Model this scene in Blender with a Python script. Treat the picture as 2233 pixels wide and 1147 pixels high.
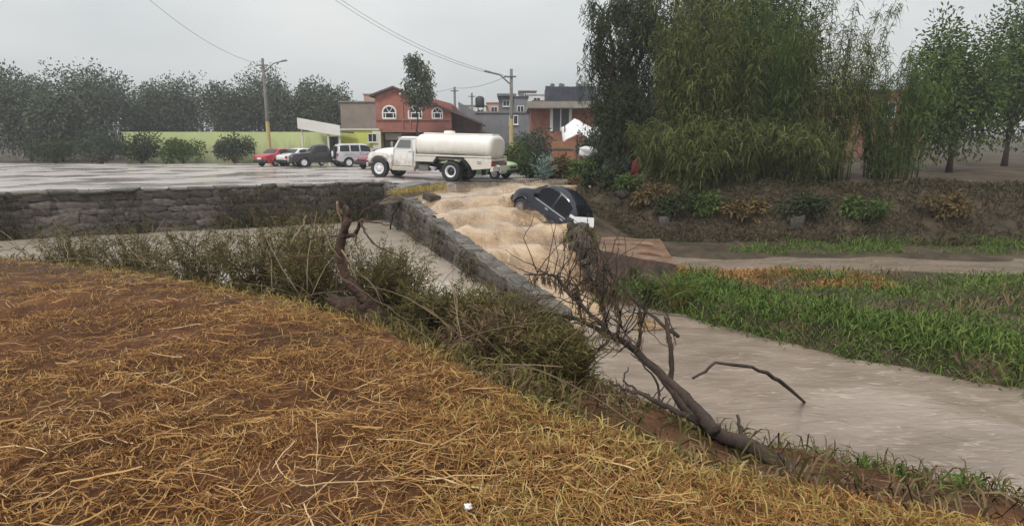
import bpy, math, random
import numpy as np
from mathutils import Vector, Matrix, Euler

R = math.radians
rnd = random.Random(7)
rng = np.random.default_rng(7)
scene = bpy.context.scene
for o in list(bpy.data.objects):
    bpy.data.objects.remove(o)
col = scene.collection

# ------------------------------------------------------------------ camera
F_PX, IMG_W, IMG_H = 1300.0, 2233.0, 1147.0      # focal length in photo pixels
PITCH = R(11.03)
CAM_Z = 1.6
cam_d = bpy.data.cameras.new('Camera')
cam_d.sensor_width = 36.0
cam_d.lens = 36.0 * F_PX / IMG_W
cam_d.clip_start = 0.05
cam_d.clip_end = 3000
cam = bpy.data.objects.new('Camera', cam_d)
cam.location = (0, 0, CAM_Z)
cam.rotation_euler = (R(90) - PITCH, 0, 0)
col.objects.link(cam)
scene.camera = cam

# ------------------------------------------------------------------ sky, sun, exposure
SUN_EL, SUN_AZ = R(52), R(205)                   # behind the camera, a little to its left
world = bpy.data.worlds.new('World')
scene.world = world
world.use_nodes = True
nt = world.node_tree
nt.nodes.clear()
wo = nt.nodes.new('ShaderNodeOutputWorld')
bg = nt.nodes.new('ShaderNodeBackground')
bg.inputs['Strength'].default_value = 0.1
sky = nt.nodes.new('ShaderNodeTexSky')
sky.sky_type = 'NISHITA'
sky.sun_disc = False
sky.sun_elevation = SUN_EL
sky.sun_rotation = SUN_AZ
sky.dust_density = 4
hs = nt.nodes.new('ShaderNodeHueSaturation')
hs.inputs['Saturation'].default_value = 0.3
tc = nt.nodes.new('ShaderNodeTexCoord')
mp = nt.nodes.new('ShaderNodeMapping')
mp.inputs['Scale'].default_value = (1.2, 1.2, 3.0)
nz = nt.nodes.new('ShaderNodeTexNoise')
nz.inputs['Scale'].default_value = 1.7
nz.inputs['Detail'].default_value = 5
nz.inputs['Roughness'].default_value = 0.5
cr = nt.nodes.new('ShaderNodeValToRGB')
cr.color_ramp.elements[0].position = 0.3
cr.color_ramp.elements[0].color = (0.60, 0.64, 0.66, 1)
cr.color_ramp.elements[1].position = 0.72
cr.color_ramp.elements[1].color = (0.83, 0.84, 0.83, 1)
sepz = nt.nodes.new('ShaderNodeSeparateXYZ')
mr = nt.nodes.new('ShaderNodeMapRange')          # overcast sky: brighter towards the zenith
mr.inputs['From Min'].default_value = 0.0
mr.inputs['From Max'].default_value = 1.0
mr.inputs['To Min'].default_value = 6.7
mr.inputs['To Max'].default_value = 14.0
vm = nt.nodes.new('ShaderNodeVectorMath')
vm.operation = 'SCALE'
mx = nt.nodes.new('ShaderNodeMix')
mx.data_type = 'RGBA'
mx.inputs[0].default_value = 0.93
L = nt.links.new
L(tc.outputs['Generated'], mp.inputs['Vector'])
L(mp.outputs[0], nz.inputs['Vector'])
L(nz.outputs['Fac'], cr.inputs['Fac'])
L(tc.outputs['Generated'], sepz.inputs[0])
L(sepz.outputs['Z'], mr.inputs['Value'])
L(cr.outputs[0], vm.inputs[0])
L(mr.outputs[0], vm.inputs['Scale'])
L(sky.outputs[0], hs.inputs['Color'])
L(hs.outputs[0], mx.inputs[6])
L(vm.outputs[0], mx.inputs[7])
L(mx.outputs[2], bg.inputs['Color'])
L(bg.outputs[0], wo.inputs['Surface'])

sun_d = bpy.data.lights.new('sun', 'SUN')
sun_d.energy = 1.5
sun_d.angle = R(14)
sun_d.color = (1.0, 0.95, 0.88)
sun = bpy.data.objects.new('sun', sun_d)
sdir = Vector((math.sin(SUN_AZ) * math.cos(SUN_EL), math.cos(SUN_AZ) * math.cos(SUN_EL), math.sin(SUN_EL)))
sun.rotation_euler = sdir.to_track_quat('Z', 'Y').to_euler()
col.objects.link(sun)
scene.render.engine = 'CYCLES'
scene.view_settings.view_transform = 'Standard'
scene.view_settings.look = 'None'
scene.view_settings.gamma = 1
scene.view_settings.exposure = 0.4


# ------------------------------------------------------------------ photo pixel -> place in the world
def ray(px, py):
    u, v = (px - IMG_W / 2) / F_PX, (py - IMG_H / 2) / F_PX
    return np.array([u, math.cos(PITCH) - v * math.sin(PITCH), -math.sin(PITCH) - v * math.cos(PITCH)])


def gp(px, py, z=0.0):                            # the point on level z
    r = ray(px, py)
    t = (z - CAM_Z) / r[2]
    return Vector((r[0] * t, r[1] * t, z))


def dp(px, py, d):                                # the point d metres ahead
    r = ray(px, py)
    t = d / r[1]
    return Vector((r[0] * t, d, CAM_Z + r[2] * t))


# ------------------------------------------------------------------ materials
def mat(name, c, rough=0.8, c2=None, scale=4.0, bump=0.0, bscale=None, metal=0.0, spec=0.5, island=False,
        detail=5, coat=0.0, c3=None, transl=0.0, stretch=None):
    m = bpy.data.materials.new(name)
    m.use_nodes = True
    t = m.node_tree
    b = t.nodes['Principled BSDF']
    b.inputs['Roughness'].default_value = rough
    b.inputs['Metallic'].default_value = metal
    b.inputs['Specular IOR Level'].default_value = .15 if island else spec
    b.inputs['Coat Weight'].default_value = coat
    b.inputs['Base Color'].default_value = (*c, 1)
    tcn = t.nodes.new('ShaderNodeTexCoord')
    vec = tcn.outputs['Object']
    if stretch:
        mpn = t.nodes.new('ShaderNodeMapping')
        mpn.inputs['Scale'].default_value = stretch
        t.links.new(vec, mpn.inputs['Vector'])
        vec = mpn.outputs[0]
    if c2 is not None:
        ramp = t.nodes.new('ShaderNodeValToRGB')
        e = ramp.color_ramp.elements
        e[0].color = (*c, 1)
        e[1].color = (*c2, 1)
        if island:
            g = t.nodes.new('ShaderNodeNewGeometry')
            src = g.outputs['Random Per Island']
            e[0].position, e[1].position = 0.0, 1.0
        else:
            n = t.nodes.new('ShaderNodeTexNoise')
            n.inputs['Scale'].default_value = scale
            n.inputs['Detail'].default_value = detail
            n.inputs['Roughness'].default_value = 0.62
            t.links.new(vec, n.inputs['Vector'])
            src = n.outputs['Fac']
            e[0].position, e[1].position = 0.33, 0.67
        if c3 is not None:
            k = ramp.color_ramp.elements.new(0.5)
            k.color = (*c3, 1)
        t.links.new(src, ramp.inputs['Fac'])
        t.links.new(ramp.outputs[0], b.inputs['Base Color'])
    if bump:
        n2 = t.nodes.new('ShaderNodeTexNoise')
        n2.inputs['Scale'].default_value = bscale or scale * 3
        n2.inputs['Detail'].default_value = 6
        t.links.new(vec, n2.inputs['Vector'])
        bp = t.nodes.new('ShaderNodeBump')
        bp.inputs['Strength'].default_value = bump
        bp.inputs['Distance'].default_value = 0.05
        t.links.new(n2.outputs['Fac'], bp.inputs['Height'])
        t.links.new(bp.outputs[0], b.inputs['Normal'])
    if transl:
        tr = t.nodes.new('ShaderNodeBsdfTranslucent')
        ms = t.nodes.new('ShaderNodeMixShader')
        ms.inputs[0].default_value = transl
        if c2 is not None:
            t.links.new(ramp.outputs[0], tr.inputs['Color'])
        else:
            tr.inputs['Color'].default_value = (*c, 1)
        out = t.nodes['Material Output']
        t.links.new(b.outputs[0], ms.inputs[1])
        t.links.new(tr.outputs[0], ms.inputs[2])
        t.links.new(ms.outputs[0], out.inputs['Surface'])
    return m


M = {}
M['soil'] = mat('soil', (0.085, 0.045, 0.022), 0.95, (0.20, 0.10, 0.045), 1.6, 0.8, 14)
def wet_street():
    m = mat('wet_street', (0.24, 0.21, 0.195), 0.3, (0.45, 0.40, 0.375), 0.35, 0.25, 6, c3=(.37, .325, .305), stretch=(.6, 1.5, 1), detail=9)
    t = m.node_tree
    n = t.nodes.new('ShaderNodeTexNoise')
    n.inputs['Scale'].default_value = .3
    n.inputs['Detail'].default_value = 6
    tcn = t.nodes.new('ShaderNodeTexCoord')
    t.links.new(tcn.outputs['Object'], n.inputs['Vector'])
    r = t.nodes.new('ShaderNodeMapRange')
    r.inputs['From Min'].default_value = .42
    r.inputs['From Max'].default_value = .6
    r.inputs['To Min'].default_value = .08
    r.inputs['To Max'].default_value = .55
    t.links.new(n.outputs['Fac'], r.inputs['Value'])
    t.links.new(r.outputs[0], t.nodes['Principled BSDF'].inputs['Roughness'])
    return m


def soil_up(m, zmin, zmax, dirt, amount=.8, scale=3.0, streak=None):
    """splashed mud and run-down stains: more of it low on the thing, broken up by noise"""
    t = m.node_tree
    b = t.nodes['Principled BSDF']
    src = b.inputs['Base Color'].links[0].from_socket
    tcn = t.nodes.new('ShaderNodeTexCoord')
    sp = t.nodes.new('ShaderNodeSeparateXYZ')
    t.links.new(tcn.outputs['Object'], sp.inputs[0])
    r = t.nodes.new('ShaderNodeMapRange')
    r.inputs['From Min'].default_value = zmin
    r.inputs['From Max'].default_value = zmax
    r.inputs['To Min'].default_value = .42
    r.inputs['To Max'].default_value = -.12
    t.links.new(sp.outputs['Z'], r.inputs['Value'])
    mp_ = t.nodes.new('ShaderNodeMapping')
    mp_.inputs['Scale'].default_value = streak or (1, 1, 1)
    t.links.new(tcn.outputs['Object'], mp_.inputs['Vector'])
    n = t.nodes.new('ShaderNodeTexNoise')
    n.inputs['Scale'].default_value = scale
    n.inputs['Detail'].default_value = 8
    n.inputs['Roughness'].default_value = .65
    t.links.new(mp_.outputs[0], n.inputs['Vector'])
    a_ = t.nodes.new('ShaderNodeMath')
    a_.operation = 'ADD'
    t.links.new(r.outputs[0], a_.inputs[0])
    t.links.new(n.outputs['Fac'], a_.inputs[1])
    q = t.nodes.new('ShaderNodeMapRange')
    q.inputs['From Min'].default_value = .52
    q.inputs['From Max'].default_value = .85
    q.inputs['To Max'].default_value = amount
    t.links.new(a_.outputs[0], q.inputs['Value'])
    mx_ = t.nodes.new('ShaderNodeMix')
    mx_.data_type = 'RGBA'
    mx_.inputs[7].default_value = (*dirt, 1)
    t.links.new(q.outputs[0], mx_.inputs[0])
    t.links.new(src, mx_.inputs[6])
    t.links.new(mx_.outputs[2], b.inputs['Base Color'])
    return m


M['street'] = wet_street()
M['mud'] = mat('mud', (0.07, 0.055, 0.04), 0.8, (0.15, 0.11, 0.075), 1.5, 0.8, 8)
M['stone'] = mat('stone', (0.045, 0.038, 0.036), 0.75, (0.15, 0.12, 0.105), 3.0, 0.8, 10)
def stone_tone(m):
    t = m.node_tree
    b = t.nodes['Principled BSDF']
    src = b.inputs['Base Color'].links[0].from_socket
    oi = t.nodes.new('ShaderNodeObjectInfo')
    mr_ = t.nodes.new('ShaderNodeMapRange')
    mr_.inputs['To Min'].default_value = .4
    mr_.inputs['To Max'].default_value = 1.15
    vs = t.nodes.new('ShaderNodeVectorMath')
    vs.operation = 'SCALE'
    t.links.new(oi.outputs['Random'], mr_.inputs['Value'])
    t.links.new(src, vs.inputs[0])
    t.links.new(mr_.outputs[0], vs.inputs['Scale'])
    t.links.new(vs.outputs[0], b.inputs['Base Color'])


stone_tone(M['stone'])
M['coping'] = mat('coping_stone', (0.06, 0.052, 0.042), 0.45, (0.19, 0.165, 0.135), 3.0, 0.7, 10)
stone_tone(M['coping'])
M['mortar'] = mat('mortar', (0.05, 0.042, 0.034), 0.7, (0.15, 0.125, 0.105), 3, 0.9, 12)
M['concrete'] = mat('concrete', (0.22, 0.20, 0.175), 0.85, (0.33, 0.30, 0.265), 1.2, 0.3, 12)
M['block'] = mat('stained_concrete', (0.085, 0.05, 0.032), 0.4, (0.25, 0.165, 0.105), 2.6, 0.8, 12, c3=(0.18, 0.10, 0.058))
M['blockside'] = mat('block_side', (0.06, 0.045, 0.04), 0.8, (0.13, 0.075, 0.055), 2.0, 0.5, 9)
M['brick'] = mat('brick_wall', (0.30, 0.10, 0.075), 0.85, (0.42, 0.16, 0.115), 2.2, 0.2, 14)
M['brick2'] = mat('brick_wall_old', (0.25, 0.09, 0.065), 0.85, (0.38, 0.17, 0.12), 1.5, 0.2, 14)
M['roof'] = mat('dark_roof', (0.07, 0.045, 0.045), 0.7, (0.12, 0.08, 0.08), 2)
M['darkwall'] = mat('shaded_brick', (0.13, 0.075, 0.075), 0.9, (0.19, 0.11, 0.105), 2)  # shade put into the brick colour for the recessed wing and ground floor
M['lime'] = mat('lime_paint', (0.47, 0.50, 0.09), 0.8, (0.56, 0.58, 0.18), 0.7)
M['limepale'] = mat('pale_lime_paint', (0.50, 0.55, 0.27), 0.8, (0.44, 0.50, 0.22), 0.8)
M['cream'] = mat('cream_paint', (0.55, 0.53, 0.42), 0.8, (0.62, 0.60, 0.52), 1)
M['whitewall'] = mat('white_wall', (0.62, 0.61, 0.59), 0.8, (0.70, 0.69, 0.67), 1)
M['grey'] = mat('grey_render', (0.15, 0.15, 0.165), 0.85, (0.21, 0.205, 0.22), 0.8)
M['greydark'] = mat('grey_block', (0.11, 0.115, 0.12), 0.85, (0.19, 0.185, 0.18), 1.5)
M['tanwall'] = mat('brown_wall', (0.20, 0.16, 0.135), 0.9, (0.28, 0.23, 0.20), 0.6)
M['pinkwall'] = mat('pink_wall', (0.46, 0.27, 0.23), 0.9, (0.52, 0.33, 0.28), 1)
M['tin'] = mat('dark_tin_sheet', (0.035, 0.04, 0.06), 0.55, (0.07, 0.075, 0.095), 1.5)
M['fascia'] = mat('fascia_panel', (0.60, 0.59, 0.55), 0.6, (0.68, 0.67, 0.64), 0.8)
M['white'] = mat('white_frame', (0.72, 0.72, 0.71), 0.6, (0.80, 0.80, 0.78), 3)
M['glassdark'] = mat('dark_glass', (0.008, 0.010, 0.014), 0.08, spec=0.45)
M['glasscar'] = mat('smoked_glass', (0.004, 0.005, 0.008), 0.2, spec=0.2)
M['glassgrey'] = mat('grey_glass', (0.12, 0.13, 0.135), 0.1, spec=0.7)
M['truck'] = mat('truck_paint', (0.74, 0.735, 0.71), 0.32, (0.81, 0.80, 0.775), 1.1, 0.03, 2, coat=0.2)
M['tank'] = mat('tank_paint', (0.70, 0.67, 0.61), 0.36, (0.82, 0.80, 0.765), 0.8, 0.03, 2)
M['tyre'] = mat('rubber', (0.016, 0.017, 0.02), 0.75, (0.028, 0.028, 0.032), 8)
M['black'] = mat('black_metal', (0.013, 0.014, 0.017), 0.5, (0.024, 0.024, 0.028), 5)
M['rim'] = mat('painted_rim', (0.66, 0.65, 0.66), 0.4, (0.74, 0.73, 0.73), 6)
M['steel'] = mat('steel', (0.42, 0.42, 0.44), 0.35, (0.55, 0.55, 0.57), 6, metal=0.7)
M['navy'] = mat('navy_car_paint', (0.008, 0.010, 0.020), 0.22, (0.013, 0.016, 0.028), 2, spec=.5, coat=0.25)
M['redcar'] = mat('red_car_paint', (0.34, 0.02, 0.035), 0.3, (0.42, 0.03, 0.05), 2, coat=0.4)
M['maroon'] = mat('maroon_car_paint', (0.16, 0.015, 0.04), 0.3, (0.20, 0.02, 0.05), 2, coat=0.4)
M['silver'] = mat('silver_car_paint', (0.44, 0.43, 0.45), 0.3, (0.52, 0.51, 0.53), 2, metal=0.2, coat=0.4)
M['whitecar'] = mat('white_car_paint', (0.60, 0.60, 0.60), 0.35, (0.68, 0.68, 0.67), 2, coat=0.4)
M['blackcar'] = mat('black_car_paint', (0.018, 0.016, 0.018), 0.35, (0.032, 0.028, 0.03), 2, coat=0.4)
M['greencar'] = mat('green_car_paint', (0.33, 0.47, 0.22), 0.35, (0.40, 0.53, 0.28), 2, coat=0.4)
M['headlight'] = mat('lamp_glass', (0.62, 0.63, 0.65), 0.1, spec=0.8)
M['taillight'] = mat('tail_lamp', (0.40, 0.02, 0.02), 0.2)
M['bark'] = mat('bark', (0.025, 0.017, 0.013), 0.9, (0.07, 0.045, 0.034), 6, 0.8, 18, stretch=(1, 1, .3))
M['deadwood'] = mat('dead_wood', (0.035, 0.02, 0.015), 0.85, (0.11, 0.06, 0.042), 5, 0.8, 20)
M['rootsoil'] = mat('root_soil', (0.022, 0.011, 0.007), 0.95, (0.085, 0.04, 0.025), 9, 1.0, 30)
M['twig'] = mat('twig', (0.05, 0.03, 0.02), 0.85, (0.15, 0.095, 0.06), 3)
M['twigmix'] = mat('mixed_twig', (0.06, 0.038, 0.025), 0.85, (0.30, 0.22, 0.14), island=True)
M['paletwig'] = mat('pale_twig', (0.22, 0.15, 0.09), 0.85, (0.40, 0.30, 0.20), 3)
M['drystalk'] = mat('dry_stalk', (0.42, 0.28, 0.13), 0.8, (0.58, 0.42, 0.22), 3)
M['plasticwhite'] = mat('white_plastic', (0.66, 0.66, 0.68), 0.35, (0.76, 0.75, 0.76), 5)
M['tarp'] = mat('white_tarp', (0.66, 0.66, 0.68), 0.5, (0.78, 0.74, 0.74), 2)
M['redcloth'] = mat('red_cloth', (0.09, 0.008, 0.008), 0.8, (0.15, 0.016, 0.015), 4)
M['dullrim'] = mat('dull_rim', (0.16, 0.14, 0.14), 0.5, (0.24, 0.21, 0.2), 6)
M['rust'] = mat('rusty_sheet', (0.28, 0.12, 0.06), 0.7, (0.40, 0.19, 0.10), 2)
M['awning'] = mat('dark_green_awning', (0.012, 0.022, 0.018), 0.8, (0.022, 0.035, 0.028), 2)
M['pole'] = mat('concrete_pole', (0.12, 0.11, 0.105), 0.85, (0.19, 0.175, 0.16), 2)
M['poleband'] = mat('ochre_band', (0.40, 0.31, 0.12), 0.8, (0.46, 0.38, 0.19), 3)
M['wire'] = mat('wire', (0.06, 0.06, 0.065), 0.6)
M['hose'] = mat('black_hose', (0.015, 0.014, 0.013), 0.5)
M['debris'] = mat('debris', (0.03, 0.024, 0.018), 0.85, (0.10, 0.08, 0.055), 4, 0.8, 14)
# foliage
M['straw'] = mat('straw', (0.14, 0.06, 0.021), 0.8, (0.53, 0.325, 0.128), island=True, c3=(0.30, 0.15, 0.05), transl=0.15)
M['palestraw'] = mat('pale_straw', (0.38, 0.24, 0.11), 0.75, (0.64, 0.47, 0.26), island=True)
M['edgegrass'] = mat('yellow_green_grass', (0.22, 0.16, 0.04), 0.75, (0.48, 0.37, 0.14), island=True, transl=0.2)
M['greengrass'] = mat('green_grass', (0.045, 0.085, 0.016), 0.7, (0.16, 0.22, 0.05), island=True, transl=0.2)
M['scrub'] = mat('olive_scrub', (0.046, 0.040, 0.013), 0.75, (0.20, 0.165, 0.056), island=True, c3=(0.095, 0.084, 0.027), transl=0.15)
M['scrubdry'] = mat('brown_scrub', (0.07, 0.045, 0.026), 0.8, (0.22, 0.15, 0.085), island=True)
M['bankweed'] = mat('bank_weed', (0.028, 0.025, 0.014), 0.8, (0.115, 0.095, 0.05), island=True, c3=(0.06, 0.05, 0.026))
M['leafdark'] = mat('dark_leaf', (0.018, 0.028, 0.013), 0.65, (0.07, 0.09, 0.035), island=True, transl=0.2)
M['leafgrey'] = mat('grey_green_leaf', (0.03, 0.042, 0.03), 0.65, (0.095, 0.115, 0.07), island=True, transl=0.2)
M['leafolive'] = mat('olive_leaf', (0.028, 0.040, 0.010), 0.6, (0.22, 0.225, 0.075), island=True, c3=(0.08, 0.098, 0.027), transl=0.2)
M['leafmid'] = mat('mid_green_leaf', (0.03, 0.058, 0.014), 0.65, (0.13, 0.175, 0.045), island=True, transl=0.2)
M['leafteal'] = mat('blue_green_leaf', (0.10, 0.18, 0.16), 0.55, (0.25, 0.36, 0.32), island=True)
M['leafbrown'] = mat('brown_leaf', (0.07, 0.05, 0.02), 0.75, (0.19, 0.13, 0.055), island=True)
soil_up(M['truck'], .45, 1.5, (.30, .235, .175), .7, 3.5)
soil_up(M['tank'], .8, 2.0, (.42, .36, .28), .4, 2.0, (2.5, 2.5, .5))
soil_up(M['navy'], .2, .75, (.20, .135, .08), .75, 4)
soil_up(M['lime'], 0, 2.6, (.20, .19, .12), .7, 1.2, (2, 2, .5))
soil_up(M['limepale'], 0, 2.6, (.22, .22, .15), .7, 1.0, (2, 2, .5))
soil_up(M['brick'], 2.6, 8, (.20, .10, .085), .5, 1.0, (2, 2, .6))
soil_up(M['brick2'], 0, 6, (.16, .09, .07), .6, 1.0, (2, 2, .6))
soil_up(M['grey'], 0, 6, (.10, .10, .10), .6, 1.0, (2, 2, .5))
M['farleaf'] = mat('hazed_far_leaf', (0.05, 0.064, 0.04), 0.8, (0.125, 0.145, 0.095), island=True)  # distance haze put into the leaf colour: greyer and lighter for far crowns


def water_mat(name, c, c2, rough, bump, bscale, stretch=(1, 1, 1), foam=None):
    m = mat(name, c, rough, c2, 1.3, bump, bscale, stretch=stretch, detail=6)
    return m


def flow_mat(name, base, dark, foam_c, thr, rough, rot, stretch, bump, film=False, soft=.26, fine=6, coat=0.0):
    """muddy moving water: brown body, drawn-out streaks of foam, rippled glossy surface"""
    m = bpy.data.materials.new(name)
    m.use_nodes = True
    t = m.node_tree
    lk = t.links.new
    b = t.nodes['Principled BSDF']
    b.inputs['IOR'].default_value = 1.33
    b.inputs['Coat Weight'].default_value = coat
    b.inputs['Coat Roughness'].default_value = .12
    geo = t.nodes.new('ShaderNodeNewGeometry')
    mp_ = t.nodes.new('ShaderNodeMapping')
    mp_.inputs['Rotation'].default_value = (0, 0, rot)
    mp_.inputs['Scale'].default_value = stretch
    lk(geo.outputs['Position'], mp_.inputs['Vector'])

    def noise(sc, det, ro, dist):
        n = t.nodes.new('ShaderNodeTexNoise')
        n.inputs['Scale'].default_value = sc
        n.inputs['Detail'].default_value = det
        n.inputs['Roughness'].default_value = ro
        n.inputs['Distortion'].default_value = dist
        lk(mp_.outputs[0], n.inputs['Vector'])
        return n.outputs['Fac']
    n0 = noise(.8, 5, .6, .5)
    r0 = t.nodes.new('ShaderNodeValToRGB')
    r0.color_ramp.elements[0].position, r0.color_ramp.elements[0].color = .33, (*dark, 1)
    r0.color_ramp.elements[1].position, r0.color_ramp.elements[1].color = .62, (*base, 1)
    lk(n0, r0.inputs['Fac'])
    n1 = noise(1.7, fine, .55, .8)
    at = t.nodes.new('ShaderNodeAttribute')
    at.attribute_name = 'foam'
    ad = t.nodes.new('ShaderNodeMath')
    ad.operation = 'MULTIPLY_ADD'
    ad.inputs[1].default_value = .30
    lk(at.outputs['Fac'], ad.inputs[0])
    lk(n1, ad.inputs[2])
    r1 = t.nodes.new('ShaderNodeMapRange')
    r1.inputs['From Min'].default_value = thr
    r1.inputs['From Max'].default_value = thr + soft
    lk(ad.outputs[0], r1.inputs['Value'])
    mx_ = t.nodes.new('ShaderNodeMix')
    mx_.data_type = 'RGBA'
    mx_.inputs[7].default_value = (*foam_c, 1)
    lk(r1.outputs[0], mx_.inputs[0])
    lk(r0.outputs[0], mx_.inputs[6])
    outc = mx_.outputs[2]
    mp3 = t.nodes.new('ShaderNodeMapping')
    mp3.inputs['Rotation'].default_value = (0, 0, rot)
    mp3.inputs['Scale'].default_value = (5.0, 1.1, 1.5) if film else (1.2, 5.0, 1)
    lk(geo.outputs['Position'], mp3.inputs['Vector'])
    n3 = t.nodes.new('ShaderNodeTexNoise')
    n3.inputs['Scale'].default_value = 1.6
    n3.inputs['Detail'].default_value = 7
    n3.inputs['Roughness'].default_value = .65
    n3.inputs['Distortion'].default_value = 1.5
    lk(mp3.outputs[0], n3.inputs['Vector'])
    r3 = t.nodes.new('ShaderNodeMapRange')
    r3.inputs['From Min'].default_value = .56
    r3.inputs['From Max'].default_value = .70
    r3.inputs['To Max'].default_value = .75 if film else .4
    lk(n3.outputs['Fac'], r3.inputs['Value'])
    m3 = t.nodes.new('ShaderNodeMix')
    m3.data_type = 'RGBA'
    m3.inputs[7].default_value = tuple(min(.8, c_ * 1.32) for c_ in foam_c) + (1,)
    lk(r3.outputs[0], m3.inputs[0])
    lk(outc, m3.inputs[6])
    outc = m3.outputs[2]
    if film:                                     # a thin film over the street lets its paving show through
        at2 = t.nodes.new('ShaderNodeAttribute')
        at2.attribute_name = 'depth'
        m2 = t.nodes.new('ShaderNodeMix')
        m2.data_type = 'RGBA'
        m2.inputs[6].default_value = (.30, .255, .225, 1)
        lk(at2.outputs['Fac'], m2.inputs[0])
        lk(outc, m2.inputs[7])
        outc = m2.outputs[2]
    lk(outc, b.inputs['Base Color'])
    rr_ = t.nodes.new('ShaderNodeMapRange')
    rr_.inputs['To Min'].default_value = rough
    rr_.inputs['To Max'].default_value = .35
    lk(r1.outputs[0], rr_.inputs['Value'])
    lk(rr_.outputs[0], b.inputs['Roughness'])
    n2 = noise(3.4, 6, .55, .8)
    bp = t.nodes.new('ShaderNodeBump')
    bp.inputs['Strength'].default_value = bump
    bp.inputs['Distance'].default_value = .08
    lk(n2, bp.inputs['Height'])
    lk(bp.outputs[0], b.inputs['Normal'])
    return m


M['cascade'] = flow_mat('muddy_cascade', (.34, .212, .112), (.145, .085, .042), (.50, .355, .215), .40, .10, R(-21.5), (.8, 1.3, .8), .38, True, .42, 5, .65)
M['river'] = flow_mat('muddy_river', (.29, .23, .185), (.20, .155, .12), (.50, .43, .37), .64, .06, R(-55), (.6, 1.7, 1.0), .28)
M['basin'] = water_mat('muddy_basin', (0.40, 0.34, 0.275), (0.50, 0.43, 0.35), 0.07, 0.12, 3.0)


# ------------------------------------------------------------------ mesh helpers
class MB:
    def __init__(s):
        s.v, s.f, s.mi = [], [], []

    def add(s, verts, faces, mi=0):
        b = len(s.v)
        s.v.extend([tuple(p) for p in verts])
        s.f.extend([tuple(b + i for i in f) for f in faces])
        s.mi.extend([mi] * len(faces))
        return s

    def box(s, c, size, rot=None, mi=0, taper=1.0):
        hx, hy, hz = size[0] / 2, size[1] / 2, size[2] / 2
        pts = []
        for z in (-1, 1):
            k = 1 if z < 0 else taper
            for x, y in ((-1, -1), (1, -1), (1, 1), (-1, 1)):
                pts.append(Vector((x * hx * k, y * hy * k, z * hz)))
        if rot is not None:
            q = Euler(rot).to_matrix()
            pts = [q @ p for p in pts]
        c = Vector(c)
        return s.add([p + c for p in pts],
                     [(3, 2, 1, 0), (4, 5, 6, 7), (0, 1, 5, 4), (1, 2, 6, 5), (2, 3, 7, 6), (3, 0, 4, 7)], mi)

    def tube(s, pts, rad, n=6, cap=True, mi=0):
        pts = [Vector(p) for p in pts]
        if not hasattr(rad, '__len__'):
            rad = [rad] * len(pts)
        vs, fs = [], []
        prev = None
        for i, p in enumerate(pts):
            t = (pts[min(i + 1, len(pts) - 1)] - pts[max(i - 1, 0)])
            if t.length < 1e-9:
                t = Vector((0, 0, 1))
            t.normalize()
            if prev is None:
                a = t.orthogonal().normalized()
            else:
                a = prev - t * prev.dot(t)
                a = a.normalized() if a.length > 1e-6 else t.orthogonal().normalized()
            prev = a
            b = t.cross(a)
            for k in range(n):
                an = 2 * math.pi * k / n
                vs.append(p + (a * math.cos(an) + b * math.sin(an)) * rad[i])
        for i in range(len(pts) - 1):
            for k in range(n):
                k2 = (k + 1) % n
                fs.append((i * n + k, i * n + k2, (i + 1) * n + k2, (i + 1) * n + k))
        if cap:
            fs.append(tuple(range(n - 1, -1, -1)))
            fs.append(tuple((len(pts) - 1) * n + k for k in range(n)))
        return s.add(vs, fs, mi)

    def lathe(s, prof, c=(0, 0, 0), axis='Y', n=24, mi=0):
        vs, fs = [], []
        c = Vector(c)
        for (r, h) in prof:
            for k in range(n):
                a = 2 * math.pi * k / n
                if axis == 'Y':
                    p = Vector((r * math.cos(a), h, r * math.sin(a)))
                elif axis == 'X':
                    p = Vector((h, r * math.cos(a), r * math.sin(a)))
                else:
                    p = Vector((r * math.cos(a), r * math.sin(a), h))
                vs.append(p + c)
        for i in range(len(prof) - 1):
            for k in range(n):
                k2 = (k + 1) % n
                fs.append((i * n + k, i * n + k2, (i + 1) * n + k2, (i + 1) * n + k))
        return s.add(vs, fs, mi)

    def prism(s, pts, y0, y1, mi=0):                 # outline in (x, z), extruded along y
        n = len(pts)
        vs = [(x, y0, z) for x, z in pts] + [(x, y1, z) for x, z in pts]
        fs = [tuple(range(n)), tuple(range(2 * n - 1, n - 1, -1))]
        for i in range(n):
            j = (i + 1) % n
            fs.append((j, i, n + i, n + j))
        return s.add(vs, fs, mi)

    def grid(s, P, mi=0, closed=False):              # rows of points
        nr, nc = len(P), len(P[0])
        vs = [p for row in P for p in row]
        fs = []
        for i in range(nr - 1):
            for j in range(nc - 1 if not closed else nc):
                j2 = (j + 1) % nc
                fs.append((i * nc + j, i * nc + j2, (i + 1) * nc + j2, (i + 1) * nc + j))
        return s.add(vs, fs, mi)

    def mesh(s, name, mats, smooth=False):
        me = bpy.data.meshes.new(name)
        me.from_pydata(s.v, [], s.f)
        for m in (mats if isinstance(mats, (list, tuple)) else [mats]):
            me.materials.append(m)
        if any(s.mi):
            me.polygons.foreach_set('material_index', s.mi)
        if smooth:
            me.polygons.foreach_set('use_smooth', [True] * len(me.polygons))
        me.update()
        return me


def link(name, me, parent=None, loc=None, rot=None, scale=None):
    o = bpy.data.objects.new(name, me)
    col.objects.link(o)
    if parent is not None:
        o.parent = parent
    if loc is not None:
        o.location = loc
    if rot is not None:
        o.rotation_euler = rot
    if scale is not None:
        o.scale = scale
    return o


def tag(o, label=None, cat=None, group=None, kind=None):
    if label:
        o['label'] = label
    if cat:
        o['category'] = cat
    if group:
        o['group'] = group
    if kind:
        o['kind'] = kind
    return o


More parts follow.
